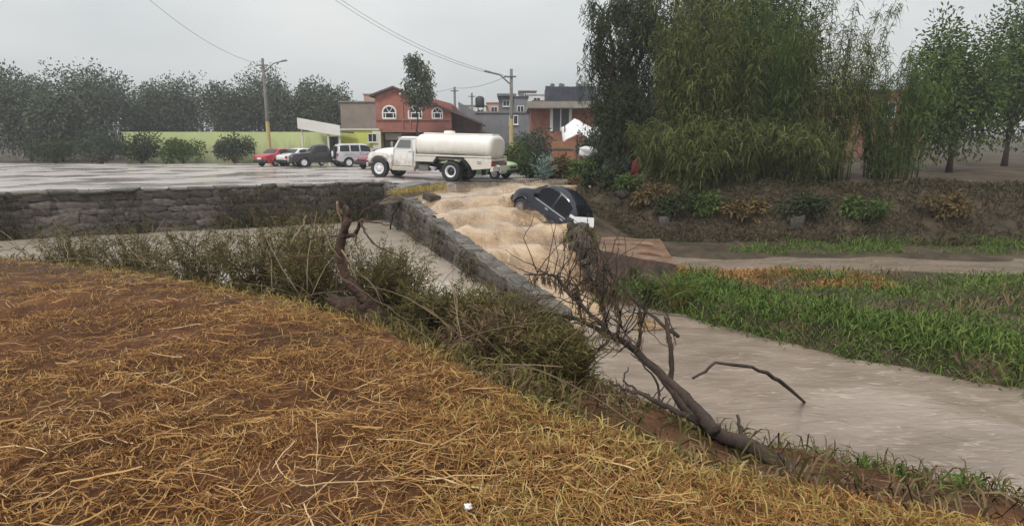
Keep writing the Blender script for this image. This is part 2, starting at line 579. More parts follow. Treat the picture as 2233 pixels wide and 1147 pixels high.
def part(name, mb, m, parent=None, smooth=False, bevel=0.0, label=None):
    o = link(name, mb.mesh(name, m, smooth), parent)
    if bevel:
        b = o.modifiers.new('bevel', 'BEVEL')
        b.width = bevel
        b.segments = 2
        b.limit_method = 'ANGLE'
        b.angle_limit = R(40)
    if label:
        o['label'] = label
    return o


def thing(name, label, cat, loc=(0, 0, 0), rot=(0, 0, 0), group=None):
    o = bpy.data.objects.new(name, None)
    o.empty_display_size = 0.2
    col.objects.link(o)
    o.location = loc
    o.rotation_euler = rot
    return tag(o, label, cat, group)


def copy_tree(o, parent=None):
    c = o.copy()
    col.objects.link(c)
    c.parent = parent
    for ch in list(o.children):
        copy_tree(ch, c)
    return c


def np_mesh(name, V, quads, m, smooth=False):
    me = bpy.data.meshes.new(name)
    V = np.asarray(V, dtype=np.float32)
    quads = np.asarray(quads, dtype=np.int32)
    me.vertices.add(len(V))
    me.vertices.foreach_set('co', V.ravel())
    n = len(quads)
    me.loops.add(n * 4)
    me.loops.foreach_set('vertex_index', quads.ravel())
    me.polygons.add(n)
    me.polygons.foreach_set('loop_start', np.arange(0, n * 4, 4, dtype=np.int32))
    me.polygons.foreach_set('loop_total', np.full(n, 4, dtype=np.int32))
    if smooth:
        me.polygons.foreach_set('use_smooth', np.ones(n, dtype=bool))
    me.materials.append(m)
    me.update(calc_edges=True)
    me.validate()
    return me


def norm(a):
    return a / np.maximum(np.linalg.norm(a, axis=-1, keepdims=True), 1e-9)


def leaf_mesh(name, C, D, Ln, Wd, m, fold=0.0, droop=0.0):
    """one rhombic blade for each base point C with direction D: two quads, bent in the middle"""
    C, D = np.asarray(C, float), norm(np.asarray(D, float))
    n = len(C)
    Ln = np.broadcast_to(Ln, (n,)).reshape(-1, 1)
    Wd = np.broadcast_to(Wd, (n,)).reshape(-1, 1)
    side = norm(np.cross(D, rng.normal(size=(n, 3))))
    mid = C + D * Ln * 0.5
    tip = C + D * Ln
    tip[:, 2] -= (droop * Ln)[:, 0]
    mid[:, 2] += (droop * Ln * 0.1)[:, 0]
    a = C - side * Wd * 0.28
    b = C + side * Wd * 0.28
    c_ = mid + side * Wd * 0.5
    d_ = mid - side * Wd * 0.5
    e = tip + side * Wd * 0.08
    f = tip - side * Wd * 0.08
    V = np.stack([a, b, c_, d_, e, f], 1).reshape(-1, 3)
    base = np.arange(n)[:, None] * 6
    q = np.concatenate([base + np.array([0, 1, 2, 3]), base + np.array([3, 2, 4, 5])], 0)
    return np_mesh(name, V, q, m)


def noise2(x, y, seed=0, octaves=3, f=1.0):
    z = np.zeros_like(np.asarray(x, float))
    r = np.random.default_rng(seed)
    amp = 1.0
    for o in range(octaves):
        for _ in range(4):
            a = r.uniform(0, 2 * math.pi)
            ph = r.uniform(0, 6.28)
            k = f * r.uniform(.7, 1.3)
            z = z + amp * 0.3 * np.sin((np.cos(a) * x + np.sin(a) * y) * k * 2 * math.pi + ph)
        amp *= 0.5
        f *= 2.1
    return z


def sstep(a, b, x):
    t = np.clip((x - a) / (b - a), 0, 1)
    return t * t * (3 - 2 * t)


def sdist(poly, x, y):
    """distance to a polyline, positive on its left-hand side"""
    x, y = np.asarray(x, float), np.asarray(y, float)
    best = np.full(x.shape, 1e9)
    sg = np.ones(x.shape)
    for (ax, ay), (bx, by) in zip(poly[:-1], poly[1:]):
        dx, dy = bx - ax, by - ay
        t = np.clip(((x - ax) * dx + (y - ay) * dy) / (dx * dx + dy * dy), 0, 1)
        qx, qy = ax + t * dx, ay + t * dy
        d = np.hypot(x - qx, y - qy)
        cr_ = dx * (y - ay) - dy * (x - ax)
        m_ = d < best - 1e-6
        best = np.where(m_, d, best)
        sg = np.where(m_, np.where(cr_ >= 0, 1, -1), sg)
    return best * sg


# ------------------------------------------------------------------ lie of the land
# edge of the near bank, from far left to right (water lies to its left-hand side)
EDGE_L = [(-60, 24), (-30, 17), (-14, 11.0), (-6.5, 8.6)]
EDGE_P = [gp(633, 640), gp(820, 700), gp(1000, 790), gp(1200, 890), gp(1400, 950), gp(1559, 1000)]
EDGE = EDGE_L + [(p.x, p.y) for p in EDGE_P] + [(2.2, 2.35), (4.5, 1.6), (9, .8), (30, -2), (80, -6)]
# stone wall beside the cascade: along s from its corner at the street, w to its right
WP0 = np.array([-5.35, 26.0])
WU = np.array([0.366, -0.9306])
WN = np.array([0.9306, 0.366])
WALL_LEN = 16.8
RET = [(-60, 0), (-34, 11.5), (-24, 16.5), (-16, 20.6), (-8.8, 23.9), (-5.35, 26.0)]      # retaining wall below the street
RB = [(8, 60), (3.6, 27), (2.6, 24.2), (2.5, 21), (2.3, 18.5), (2.1, 16.6), (2.0, 13.9), (2.9, 12.75), (3.95, 11.5), (6, 9.1), (9, 7.4), (15, 5.4), (32, 2.0), (80, -4)]
FB = [(2.6, 60), (2.5, 27), (3.4, 24.6), (6, 23.3), (11, 22.6), (25, 21.0), (60, 16)]


def sw(x, y):
    dx, dy = x - WP0[0], y - WP0[1]
    return dx * WU[0] + dy * WU[1], dx * WN[0] + dy * WN[1]


def wxy(s, w):
    p = WP0 + s * WU + w * WN
    return float(p[0]), float(p[1])


def wall_top(s):
    return np.interp(s, [0, 1.5, 6.4, 10.7, 16.8], [0.06, -0.02, -0.38, -0.80, -1.2])


def ramp_z(s, w):
    a = np.interp(s, [-4, 0, 3, 6.4, 8.6, 10.7, 12.6, 14.2, 15.2, 20], [.0, -.06, -.2, -.48, -.78, -1.12, -1.5, -1.9, -2.0, -2.0])
    b = np.interp(s, [-4, 0, 3.5, 5, 6.6, 8.2, 10, 11.6, 13, 14.5, 20], [-.06, -.06, -.05, -.16, -.52, -.92, -1.25, -1.55, -1.8, -2.0, -2.0])
    t = np.clip(w / 4.2, 0, 1)
    return a * (1 - t) + b * t


def street_z(x):
    return -0.08 * np.clip((x + 4.5) / 1.9, -1, 1)


def ground_z(x, y):
    x, y = np.asarray(x, float), np.asarray(y, float)
    e = sdist(EDGE, x, y)
    s, w = sw(x, y)
    f_ret = sdist(RET, x, y)
    rb = sdist(RB, x, y)
    fb = sdist(FB, x, y)
    bank = 0.05 * noise2(x, y, 3, 3, .35) + 0.02 * noise2(x, y, 5, 2, 1.6) + .022 * noise2(x, y, 6, 2, 2.6) - 0.12 * np.exp(-(np.minimum(e, 0) / .5) ** 2) \
        + 0.05 * np.clip(-x - 1.5, 0, 3) * np.clip(1 - y / 9, 0, 1)
    slope = -2.45 * sstep(0, 6.6, e) + 0.10 * noise2(x, y, 8, 3, .4) * sstep(.1, 1.5, e) - .12
    slope = slope - .25 * sstep(0, .7, e)
    z = np.where(e < 0, bank, slope)
    # earth dam between the basin and the river, at the end of the stone wall
    dam = -1.12 - 0.55 * np.abs(s - 16.2) - 1.5 * np.clip(w - .2, 0, 9)
    z = np.where((e > 0) & (s > 11.5), np.maximum(z, dam), z)
    st = street_z(x) - 0.06
    left = (w < 0.0) | (s < 0)
    z = np.where((w < 0.0) & (f_ret > 0.0), st, z)
    # ramp under the cascade
    inr = (w >= 0) & (rb < 0) & (s < 14.6)
    z = np.where(inr, np.where(s < -3.5, st, np.minimum(ramp_z(s, w) - .22, st)), z)
    # low meadow and far bank, right of the river
    right = (rb >= 0) & (y > -5)
    mead = -1.62 + 0.06 * noise2(x, y, 11, 3, .25)
    mead = mead - .75 * (1 - sstep(0.0, 0.8, rb))
    strm = np.exp(-((y - (17.0 - .08 * (x - 4) + .25 * np.sin(x * .7))) / .85) ** 2) * sstep(3.2, 4.4, x)
    mead = mead - .35 * strm
    mead = np.where(s < 13.2, np.maximum(mead, np.interp(s, [2, 5, 7, 9, 11, 13.2], [.15, -.1, -.85, -1.35, -1.55, -1.7]) - .35 * np.maximum(rb - .5, 0)), mead)
    up = sstep(-2.3, 0.3, fb)
    top = 0.18 + 0.10 * noise2(x, y, 13, 2, .2) + .02 * np.clip(fb, 0, 30)
    zr = mead * (1 - up) + top * up + .10 * noise2(x, y, 17, 3, .6) * up * (1 - up) * 4
    z = np.where(right, zr, z)
    z = np.where((y > 40) & (x < 9), np.where(x < 1.5, -.06, z), z)
    # ground climbs a little behind the houses
    z = z + 0.03 * np.clip(y - 75, 0, 400)
    return z


def axis(parts):
    out = []
    for a, b, st in parts:
        out.extend(np.arange(a, b, st).tolist())
    out.append(parts[-1][1])
    return np.array(out)


def terrain(name, xs, ys, m, fz, keep=None):
    X, Y = np.meshgrid(xs, ys)
    Z = fz(X, Y)
    V = np.stack([X, Y, Z], -1).reshape(-1, 3)
    nc = len(xs)
    i, j = np.meshgrid(np.arange(len(ys) - 1), np.arange(nc - 1), indexing='ij')
    a = (i * nc + j).ravel()
    Q = np.stack([a, a + 1, a + nc + 1, a + nc], 1)
    if keep is not None:
        K = keep(X, Y).ravel()
        Q = Q[K[Q].all(1)]
    return link(name, np_mesh(name, V, Q, m, True))


# ground material: red-brown soil on the near bank, dark mud in the channel, by height and noise
def ground_mat():
    m = bpy.data.materials.new('ground')
    m.use_nodes = True
    t = m.node_tree
    b = t.nodes['Principled BSDF']
    b.inputs['Roughness'].default_value = 0.9
    b.inputs['Specular IOR Level'].default_value = .2
    geo = t.nodes.new('ShaderNodeNewGeometry')
    sp = t.nodes.new('ShaderNodeSeparateXYZ')
    t.links.new(geo.outputs['Position'], sp.inputs[0])
    n1 = t.nodes.new('ShaderNodeTexNoise')
    n1.inputs['Scale'].default_value = 1.1
    n1.inputs['Detail'].default_value = 8
    n1.inputs['Roughness'].default_value = .68
    t.links.new(geo.outputs['Position'], n1.inputs['Vector'])
    r1 = t.nodes.new('ShaderNodeValToRGB')
    e = r1.color_ramp.elements
    e[0].position, e[0].color = .34, (.045, .021, .010, 1)
    e[1].position, e[1].color = .68, (.17, .075, .032, 1)
    k = e.new(.52)
    k.color = (.09, .039, .017, 1)
    r2 = t.nodes.new('ShaderNodeValToRGB')
    e = r2.color_ramp.elements
    e[0].position, e[0].color = .34, (.032, .025, .017, 1)
    e[1].position, e[1].color = .68, (.11, .08, .053, 1)
    t.links.new(n1.outputs['Fac'], r1.inputs['Fac'])
    t.links.new(n1.outputs['Fac'], r2.inputs['Fac'])
    mrn = t.nodes.new('ShaderNodeMapRange')
    mrn.inputs['From Min'].default_value = 6.0
    mrn.inputs['From Max'].default_value = 9.5
    mix = t.nodes.new('ShaderNodeMix')
    mix.data_type = 'RGBA'
    t.links.new(sp.outputs['Y'], mrn.inputs['Value'])
    t.links.new(mrn.outputs[0], mix.inputs[0])
    t.links.new(r1.outputs[0], mix.inputs[6])
    t.links.new(r2.outputs[0], mix.inputs[7])
    t.links.new(mix.outputs[2], b.inputs['Base Color'])
    n2 = t.nodes.new('ShaderNodeTexNoise')
    n2.inputs['Scale'].default_value = 9
    n2.inputs['Detail'].default_value = 8
    t.links.new(geo.outputs['Position'], n2.inputs['Vector'])
    bp = t.nodes.new('ShaderNodeBump')
    bp.inputs['Strength'].default_value = .9
    bp.inputs['Distance'].default_value = .06
    t.links.new(n2.outputs['Fac'], bp.inputs['Height'])
    t.links.new(bp.outputs[0], b.inputs['Normal'])
    return m


M['ground'] = ground_mat()
xs = axis([(-440, -100, 40), (-100, -40, 6), (-40, -18, .8), (-18, -6, .2), (-6, 5, .1), (5, 16, .2), (16, 40, .8), (40, 100, 6), (100, 440, 40)])
ys = axis([(-60, -4, 4), (-4, 1, .2), (1, 8, .1), (8, 30, .2), (30, 60, 1.0), (60, 120, 6), (120, 480, 40)])
tag(terrain('ground', xs, ys, M['ground'], ground_z), kind='structure',
    label='red brown earth of the bank, muddy channel slopes and verges')

# street: a wet concrete sheet above the retaining wall
def street_keep(X, Y):
    s, w = sw(X, Y)
    f = sdist(RET, X, Y)
    rb = sdist(RB, X, Y)
    return (Y < 57) & (((w < 0.1) & (f > 0.12)) | ((w >= 0.0) & (s < -.2))) & (rb < 0.3)


xs2 = axis([(-80, -20, 1.0), (-20, 6, .25)])
ys2 = axis([(2, 18, 1.0), (18, 34, .25), (34, 58, 1.0)])
tag(terrain('street', xs2, ys2, M['street'], lambda x, y: street_z(x) + .004 * noise2(x, y, 2, 2, .2), street_keep), kind='structure',
    label='pale grey wet concrete street behind the retaining wall')

# ------------------------------------------------------------------ water
# cascade: rows along s, columns along w; steps and swells in the flow
def cascade_z(s, w):
    z = ramp_z(s, w)
    q = s + 0.32 * w + 0.25 * np.sin(w * 1.1 + .6)
    amp = sstep(5.2, 7.0, q) * (1 - sstep(13.4, 15.0, q))
    steps = np.zeros_like(q)
    for c, h in ((6.6, .20), (8.75, .20), (10.7, .22), (12.6, .2)):
        d = q - c
        steps = steps + h * np.exp(-((d + .6) / np.where(d < -.6, .8, .55)) ** 2)
        steps = steps - .12 * np.exp(-((d - .35) / .4) ** 2)
    x, y = WP0[0] + s * WU[0] + w * WN[0], WP0[1] + s * WU[1] + w * WN[1]
    n = noise2(x, y, 21, 3, .55)
    return z + amp * steps * (1.15 + .25 * n) + .025 * n * sstep(2, 6, s) + .006 * n + \
        .20 * np.exp(-(((w - 4.6) / 1.0) ** 2 + ((s - 3.6) / 1.1) ** 2)) - .62 * np.exp(-(((w - 5.0) / 1.35) ** 2 + ((s - 7.4) / 1.3) ** 2)) + \
        (.3 + .7 * amp) * (.020 * noise2(q * .55, w * 1.1, 23, 3, 1.0) + .008 * noise2(x, y, 25, 2, 2.0))


sv = np.arange(-6.0, 16.6, .08)
NCW = 96
wv = np.linspace(0.0, 1, NCW)
Sg = np.repeat(sv[:, None], NCW, 1)
ww = np.arange(0, 10, .05)
Wr = []
for s_ in sv:                                     # the flow reaches from the wall to its right bank
    rbv = sdist(RB, WP0[0] + s_ * WU[0] + ww * WN[0], WP0[1] + s_ * WU[1] + ww * WN[1])
    k_ = np.nonzero(rbv > .28)[0]
    Wr.append(ww[k_[0]] if len(k_) else 9.0)
Wr = np.array(Wr)
Wg = Wr[:, None] * wv[None, :]
Zg = cascade_z(Sg, Wg)
Xg = WP0[0] + Sg * WU[0] + Wg * WN[0]
Yg = WP0[1] + Sg * WU[1] + Wg * WN[1]
# the sheet thins out upstream until it runs under the street surface
stz = street_z(Xg)
thin = sstep(-5.5, 1.0, Sg)
Zg = np.where(Sg < 1.0, np.maximum(Zg, 0) * 0 + stz * (1 - thin) + Zg * thin + (-.03 + .045 * thin + .02 * noise2(Xg, Yg, 33, 2, .3)) * (1 - sstep(0, 1, Sg)), Zg)
nc = NCW
Zg = Zg - .45 * sstep(-.75, 0, Wg - Wr[:, None])      # tuck the right-hand edge under its bank
i, j = np.meshgrid(np.arange(len(sv) - 1), np.arange(nc - 1), indexing='ij')
a = (i * nc + j).ravel()
cme = np_mesh('cascade_water', np.stack([Xg, Yg, Zg], -1).reshape(-1, 3), np.stack([a, a + nc, a + nc + 1, a + 1], 1), M['cascade'], True)
Qg = Sg + 0.32 * Wg + 0.25 * np.sin(Wg * 1.1 + .6)
foam = np.zeros_like(Qg)
for c_ in (6.6, 8.75, 10.7, 12.6):
    foam += np.exp(-((Qg - c_ + .5) / .6) ** 2) * .5 - .95 * np.exp(-((Qg - c_ - .35) / .42) ** 2) * (.6 + .7 * noise2(Xg, Yg, 31, 2, .5))
foam += .8 * sstep(12.3, 14.0, Sg) * (1 - sstep(14.6, 16.4, Sg)) + .3 * np.exp(-((Wg - .3) / .35) ** 2) * sstep(5, 7, Sg)
foam += .32 * noise2(Xg, Yg, 27, 3, .5)
dep = sstep(-1.5, 4.6, Sg + .3 * Wg + .8 * noise2(Xg, Yg, 29, 2, .3))
for nm_, arr in (('foam', foam), ('depth', dep)):
    at_ = cme.attributes.new(nm_, 'FLOAT', 'POINT')
    at_.data.foreach_set('value', arr.ravel().astype(np.float32))
tag(link('cascade_water', cme), kind='structure',
    label='tan muddy flood water tumbling down stepped ramp beside stone wall')


# spray thrown up at the crests, round the car and where the fall meets the river
Cs = []
for _ in range(6500):
    if rnd.random() < .75:
        c_ = rnd.choice((6.6, 8.75, 10.7, 12.6, 13.8))
        w_ = rnd.uniform(.3, 4.8)
        s_ = c_ - .32 * w_ - .25 * math.sin(w_ * 1.1 + .6) + rnd.gauss(.1, .28)
    else:
        s_, w_ = rnd.gauss(4.2, .35), rnd.gauss(4.6, .5)
    if math.sin(w_ * 3.1 + s_ * .7) + rnd.gauss(0, .7) < 0:
        continue
    zc_ = float(cascade_z(np.array([s_]), np.array([w_]))[0])
    x_, y_ = wxy(s_, w_)
    Cs.append((x_, y_, zc_ + abs(rnd.gauss(0, .07)) + .01))
Cs = np.array(Cs)
oct_ = np.array([(1, 0, 0), (0, 1, 0), (0, 0, 1), (-1, 0, 0), (0, -1, 0), (0, 0, -1)], float)
rs_ = rng.uniform(.006, .02, len(Cs))
Vs = (Cs[:, None, :] + oct_[None] * rs_[:, None, None] * rng.uniform(.6, 1.3, (len(Cs), 6, 1))).reshape(-1, 3)
Qs = (np.arange(len(Cs))[:, None, None] * 6 + np.array([(0, 1, 2, 2), (1, 3, 2, 2), (3, 4, 2, 2), (4, 0, 2, 2), (1, 0, 5, 5), (3, 1, 5, 5), (4, 3, 5, 5), (0, 4, 5, 5)])[None]).reshape(-1, 4)
M['spray'] = mat('spray_drops', (.50, .37, .24), .3, (.66, .54, .40), island=True)
spm = bpy.data.meshes.new('water_spray')
spm.from_pydata(Vs.tolist(), [], [tuple(int(v) for v in q_[:3]) for q_ in Qs])
spm.materials.append(M['spray'])
tag(link('water_spray', spm), 'tan spray drops flying off the cascade steps', 'spray', kind='stuff')


def river_z(x, y):
    return -2.0 + .028 * noise2(x, y, 41, 3, .55) + .05 * np.exp(-((y - 13.6) / 1.5) ** 2) * noise2(x, y, 43, 2, .9)


def river_keep(X, Y):
    s, w = sw(X, Y)
    rb = sdist(RB, X, Y)
    return (s > 14.3) & (rb < .7) & (w > -.3) & (sdist(EDGE, X, Y) > 2.0)


tag(terrain('river_water', axis([(-1, 9, .12), (9, 40, .5)]), axis([(-2, 15, .12)] if False else [(-2, 4, .4), (4, 15, .12)]), M['river'], river_z, river_keep),
    kind='structure', label='brown grey river water running off below the cascade')


def basin_keep(X, Y):
    s, w = sw(X, Y)
    return (w < .15) & (s < 16) & (sdist(RET, X, Y) < .2) & (sdist(EDGE, X, Y) > .8)


tag(terrain('basin_water', axis([(-50, -16, 1.0), (-16, 2, .25)]), axis([(6, 27, .25)]), M['basin'],
            lambda x, y: -1.5 + .006 * noise2(x, y, 51, 2, .4), basin_keep), kind='structure',
    label='still muddy water in basin left of stone wall')


def stream_keep(X, Y):
    return (np.abs(Y - (17.0 - .08 * (X - 4))) < 1.7) & (sdist(RB, X, Y) > .4)


tag(terrain('stream_water', axis([(3.2, 40, .25)]), axis([(10, 20, .2)]), M['river'],
            lambda x, y: -1.70 + .008 * noise2(x, y, 61, 2, .7), stream_keep), kind='structure',
    label='narrow brown stream across the low meadow behind concrete block')


# ------------------------------------------------------------------ stones
def stone_mesh(name, m, seed, sub=2):
    import bmesh
    bm = bmesh.new()
    bmesh.ops.create_cube(bm, size=1.0)
    r = random.Random(seed)
    for v in bm.verts:
        v.co += Vector((r.uniform(-.2, .2), r.uniform(-.12, .12), r.uniform(-.2, .2)))
    bmesh.ops.bevel(bm, geom=bm.edges[:], offset=.075, segments=1, profile=.6, affect='EDGES')
    me = bpy.data.meshes.new(name)
    bm.to_mesh(me)
    bm.free()
    me.materials.append(m)
    me.polygons.foreach_set('use_smooth', [True] * len(me.polygons))
    return me


STONES = [stone_mesh('stone', M['stone'], i) for i in range(7)]
COPES = [stone_mesh('coping_stone', M['coping'], 20 + i) for i in range(5)]

# --- diagonal stone wall
wall = thing('stone_wall', 'dark rubble stone wall slanting down between the still basin and muddy cascade', 'wall',
             (*wxy(0, 0), 0))
ox, oy = wxy(0, 0)
ang = math.atan2(WU[1], WU[0])
core = MB()
ss = np.linspace(-.2, WALL_LEN, 140)
rows = []
for s_ in ss:
    zt = float(wall_top(s_)) - .035 + .03 * math.sin(s_ * 3.1) * math.sin(s_ * 7.3)
    r_ = []
    for (w_, z_) in ((-.24, -2.5), (-.24, zt), (.2, zt), (.2, -2.5)):
        x_, y_ = wxy(s_, w_)
        r_.append((x_ - ox, y_ - oy, z_))
    rows.append(r_)
core.grid(rows)
core.add(rows[0], [(0, 1, 2, 3)])
core.add(rows[-1], [(3, 2, 1, 0)])
part('mortar_core', core, M['mortar'], wall)
zrow = -1.62
k = 0
while zrow < 0.0:
    hrow = rnd.uniform(.19, .27)
    s_ = -.1 + rnd.uniform(0, .2)
    while s_ < WALL_LEN:
        ln = rnd.uniform(.26, .58)
        sm = s_ + ln / 2
        if zrow + hrow * .62 < float(wall_top(sm)) - .08:
            x_, y_ = wxy(sm, -.22)
            link('stone', STONES[k % 7], wall, (x_ - ox, y_ - oy, zrow + hrow / 2 + rnd.uniform(-.03, .03)),
                 (rnd.uniform(-.12, .12), rnd.uniform(-.16, .16), ang + rnd.uniform(-.1, .1)), (ln * 1.0, rnd.uniform(.10, .17), hrow * rnd.uniform(.9, 1.12)))
            k += 1
        s_ += ln
    zrow += hrow
s_ = -.15
while s_ < WALL_LEN:
    ln = rnd.uniform(.22, .5)
    sm = s_ + ln / 2
    x_, y_ = wxy(sm, rnd.uniform(-.06, .05))
    sl = -math.atan2(float(wall_top(sm + .3) - wall_top(sm - .3)), .6)
    link('coping_stone', COPES[k % 5], wall, (x_ - ox, y_ - oy, float(wall_top(sm)) - .07 + rnd.uniform(-.04, .05)),
         (rnd.uniform(-.12, .12), sl + rnd.uniform(-.12, .12), ang + rnd.uniform(-.15, .15)), (ln * 1.08, rnd.uniform(.22, .4), rnd.uniform(.10, .17)))
    k += 1
    s_ += ln

# --- retaining wall under the street
rw = thing('retaining_wall', 'long dark stone retaining wall holding up the street at left', 'wall', (-8.8, 23.9, 0))
pts = RET[1:]
mb = MB()
for (ax, ay), (bx, by) in zip(pts[:-1], pts[1:]):
    L_ = math.hypot(bx - ax, by - ay)
    an = math.atan2(by - ay, bx - ax)
    nx, ny = -math.sin(an), math.cos(an)
    cx, cy = (ax + bx) / 2 + nx * .22, (ay + by) / 2 + ny * .22
    mb.box((cx + 8.8, cy - 23.9, -1.24), (L_, .44, 2.5), (0, 0, an))
part('mortar_core', mb, M['mortar'], rw)
cp = MB()
k = 0
for (ax, ay), (bx, by) in zip(pts[1:-1], pts[2:]):
    L_ = math.hypot(bx - ax, by - ay)
    an = math.atan2(by - ay, bx - ax)
    zrow = -1.6
    rowi = 0
    while zrow < -.12:
        hrow = rnd.uniform(.22, .34)
        s_ = rnd.uniform(-.2, .1)
        while s_ < L_ - .1:
            ln = rnd.uniform(.36, .8)
            x_, y_ = ax + (s_ + ln / 2) * math.cos(an), ay + (s_ + ln / 2) * math.sin(an)
            if x_ > -17.5 and zrow + hrow < .06:
                link('stone', STONES[k % 7], rw, (x_ + 8.8, y_ - 23.9, zrow + hrow / 2 + rnd.uniform(-.05, .05)),
                     (rnd.uniform(-.12, .12), rnd.uniform(-.2, .2), an + rnd.uniform(-.1, .1)), (ln * 1.0, rnd.uniform(.10, .2), hrow * rnd.uniform(.85, 1.15)))
                k += 1
            s_ += ln
        zrow += hrow
    s_ = 0
    while s_ < L_:
        ln = rnd.uniform(.5, 1.2)
        ln = max(.3, min(ln, L_ - s_))
        x_, y_ = ax + (s_ + ln / 2) * math.cos(an), ay + (s_ + ln / 2) * math.sin(an)
        link('coping_stone', COPES[k % 5], rw, (x_ + 8.8 - math.sin(an) * .2, y_ - 23.9 + math.cos(an) * .2, .03 + rnd.uniform(-.02, .02)),
             (rnd.uniform(-.05, .05), rnd.uniform(-.05, .05), an + rnd.uniform(-.06, .06)), (ln * 1.0, rnd.uniform(.5, .7), rnd.uniform(.12, .22)))
        k += 1
        s_ += ln


# ------------------------------------------------------------------ vehicles
def wheel(parent, x, y, r, w, side, rim=M['rim'], dish=False, loc_z=None):
    """wheel with its axis along y, outer face towards side*y"""
    h = w / 2
    wo = bpy.data.objects.new('wheel', None)
    wo.empty_display_size = .1
    col.objects.link(wo)
    wo.parent = parent
    wo.location = (x, y, r if loc_z is None else loc_z)
    t = MB().lathe([(r * .56, -h * .8), (r * .62, -h), (r * .9, -h), (r * .985, -h * .72), (r, -h * .3), (r, h * .3), (r * .985, h * .72),
                    (r * .9, h), (r * .62, h), (r * .56, h * .8), (r * .56, -h * .8)], n=28)
    part('tyre', t, M['tyre'], wo, True)
    m_ = MB()
    if dish:                                     # deep dished inner rim of a twin wheel
        m_.lathe([(r * .575, side * h * .95), (r * .53, side * h * .92), (r * .45, side * h * .8), (r * .40, side * h * .1)], n=28)
        part('rim', m_, rim, wo, True)
        d = MB().lathe([(r * .42, side * h * .1), (r * .16, side * h * .1), (r * .15, side * h * .55), (0.001, side * h * .6)], n=20)
        part('hub', d, M['black'], wo, True)
    else:
        m_.lathe([(r * .58, side * h * .9), (r * .53, side * h * .95), (r * .47, side * h * .7), (r * .30, side * h * .55), (r * .26, side * h * .8),
                  (r * .14, side * h * .95), (.001, side * h * .95)], n=28)
        part('rim', m_, rim, wo, True)
        b_ = MB()
        for q in range(6):
            a_ = q * math.pi / 3
            b_.lathe([(r * .075, side * h * .56), (r * .075, side * h * .63), (.001, side * h * .63)], (math.cos(a_) * r * .385, 0, math.sin(a_) * r * .385), n=8)
        part('rim_holes', b_, M['black'], wo)['kind'] = 'stuff'
    return wo


def smooth_interp(pts, x):
    px_, pz_ = zip(*pts)
    return float(np.interp(x, px_, pz_))


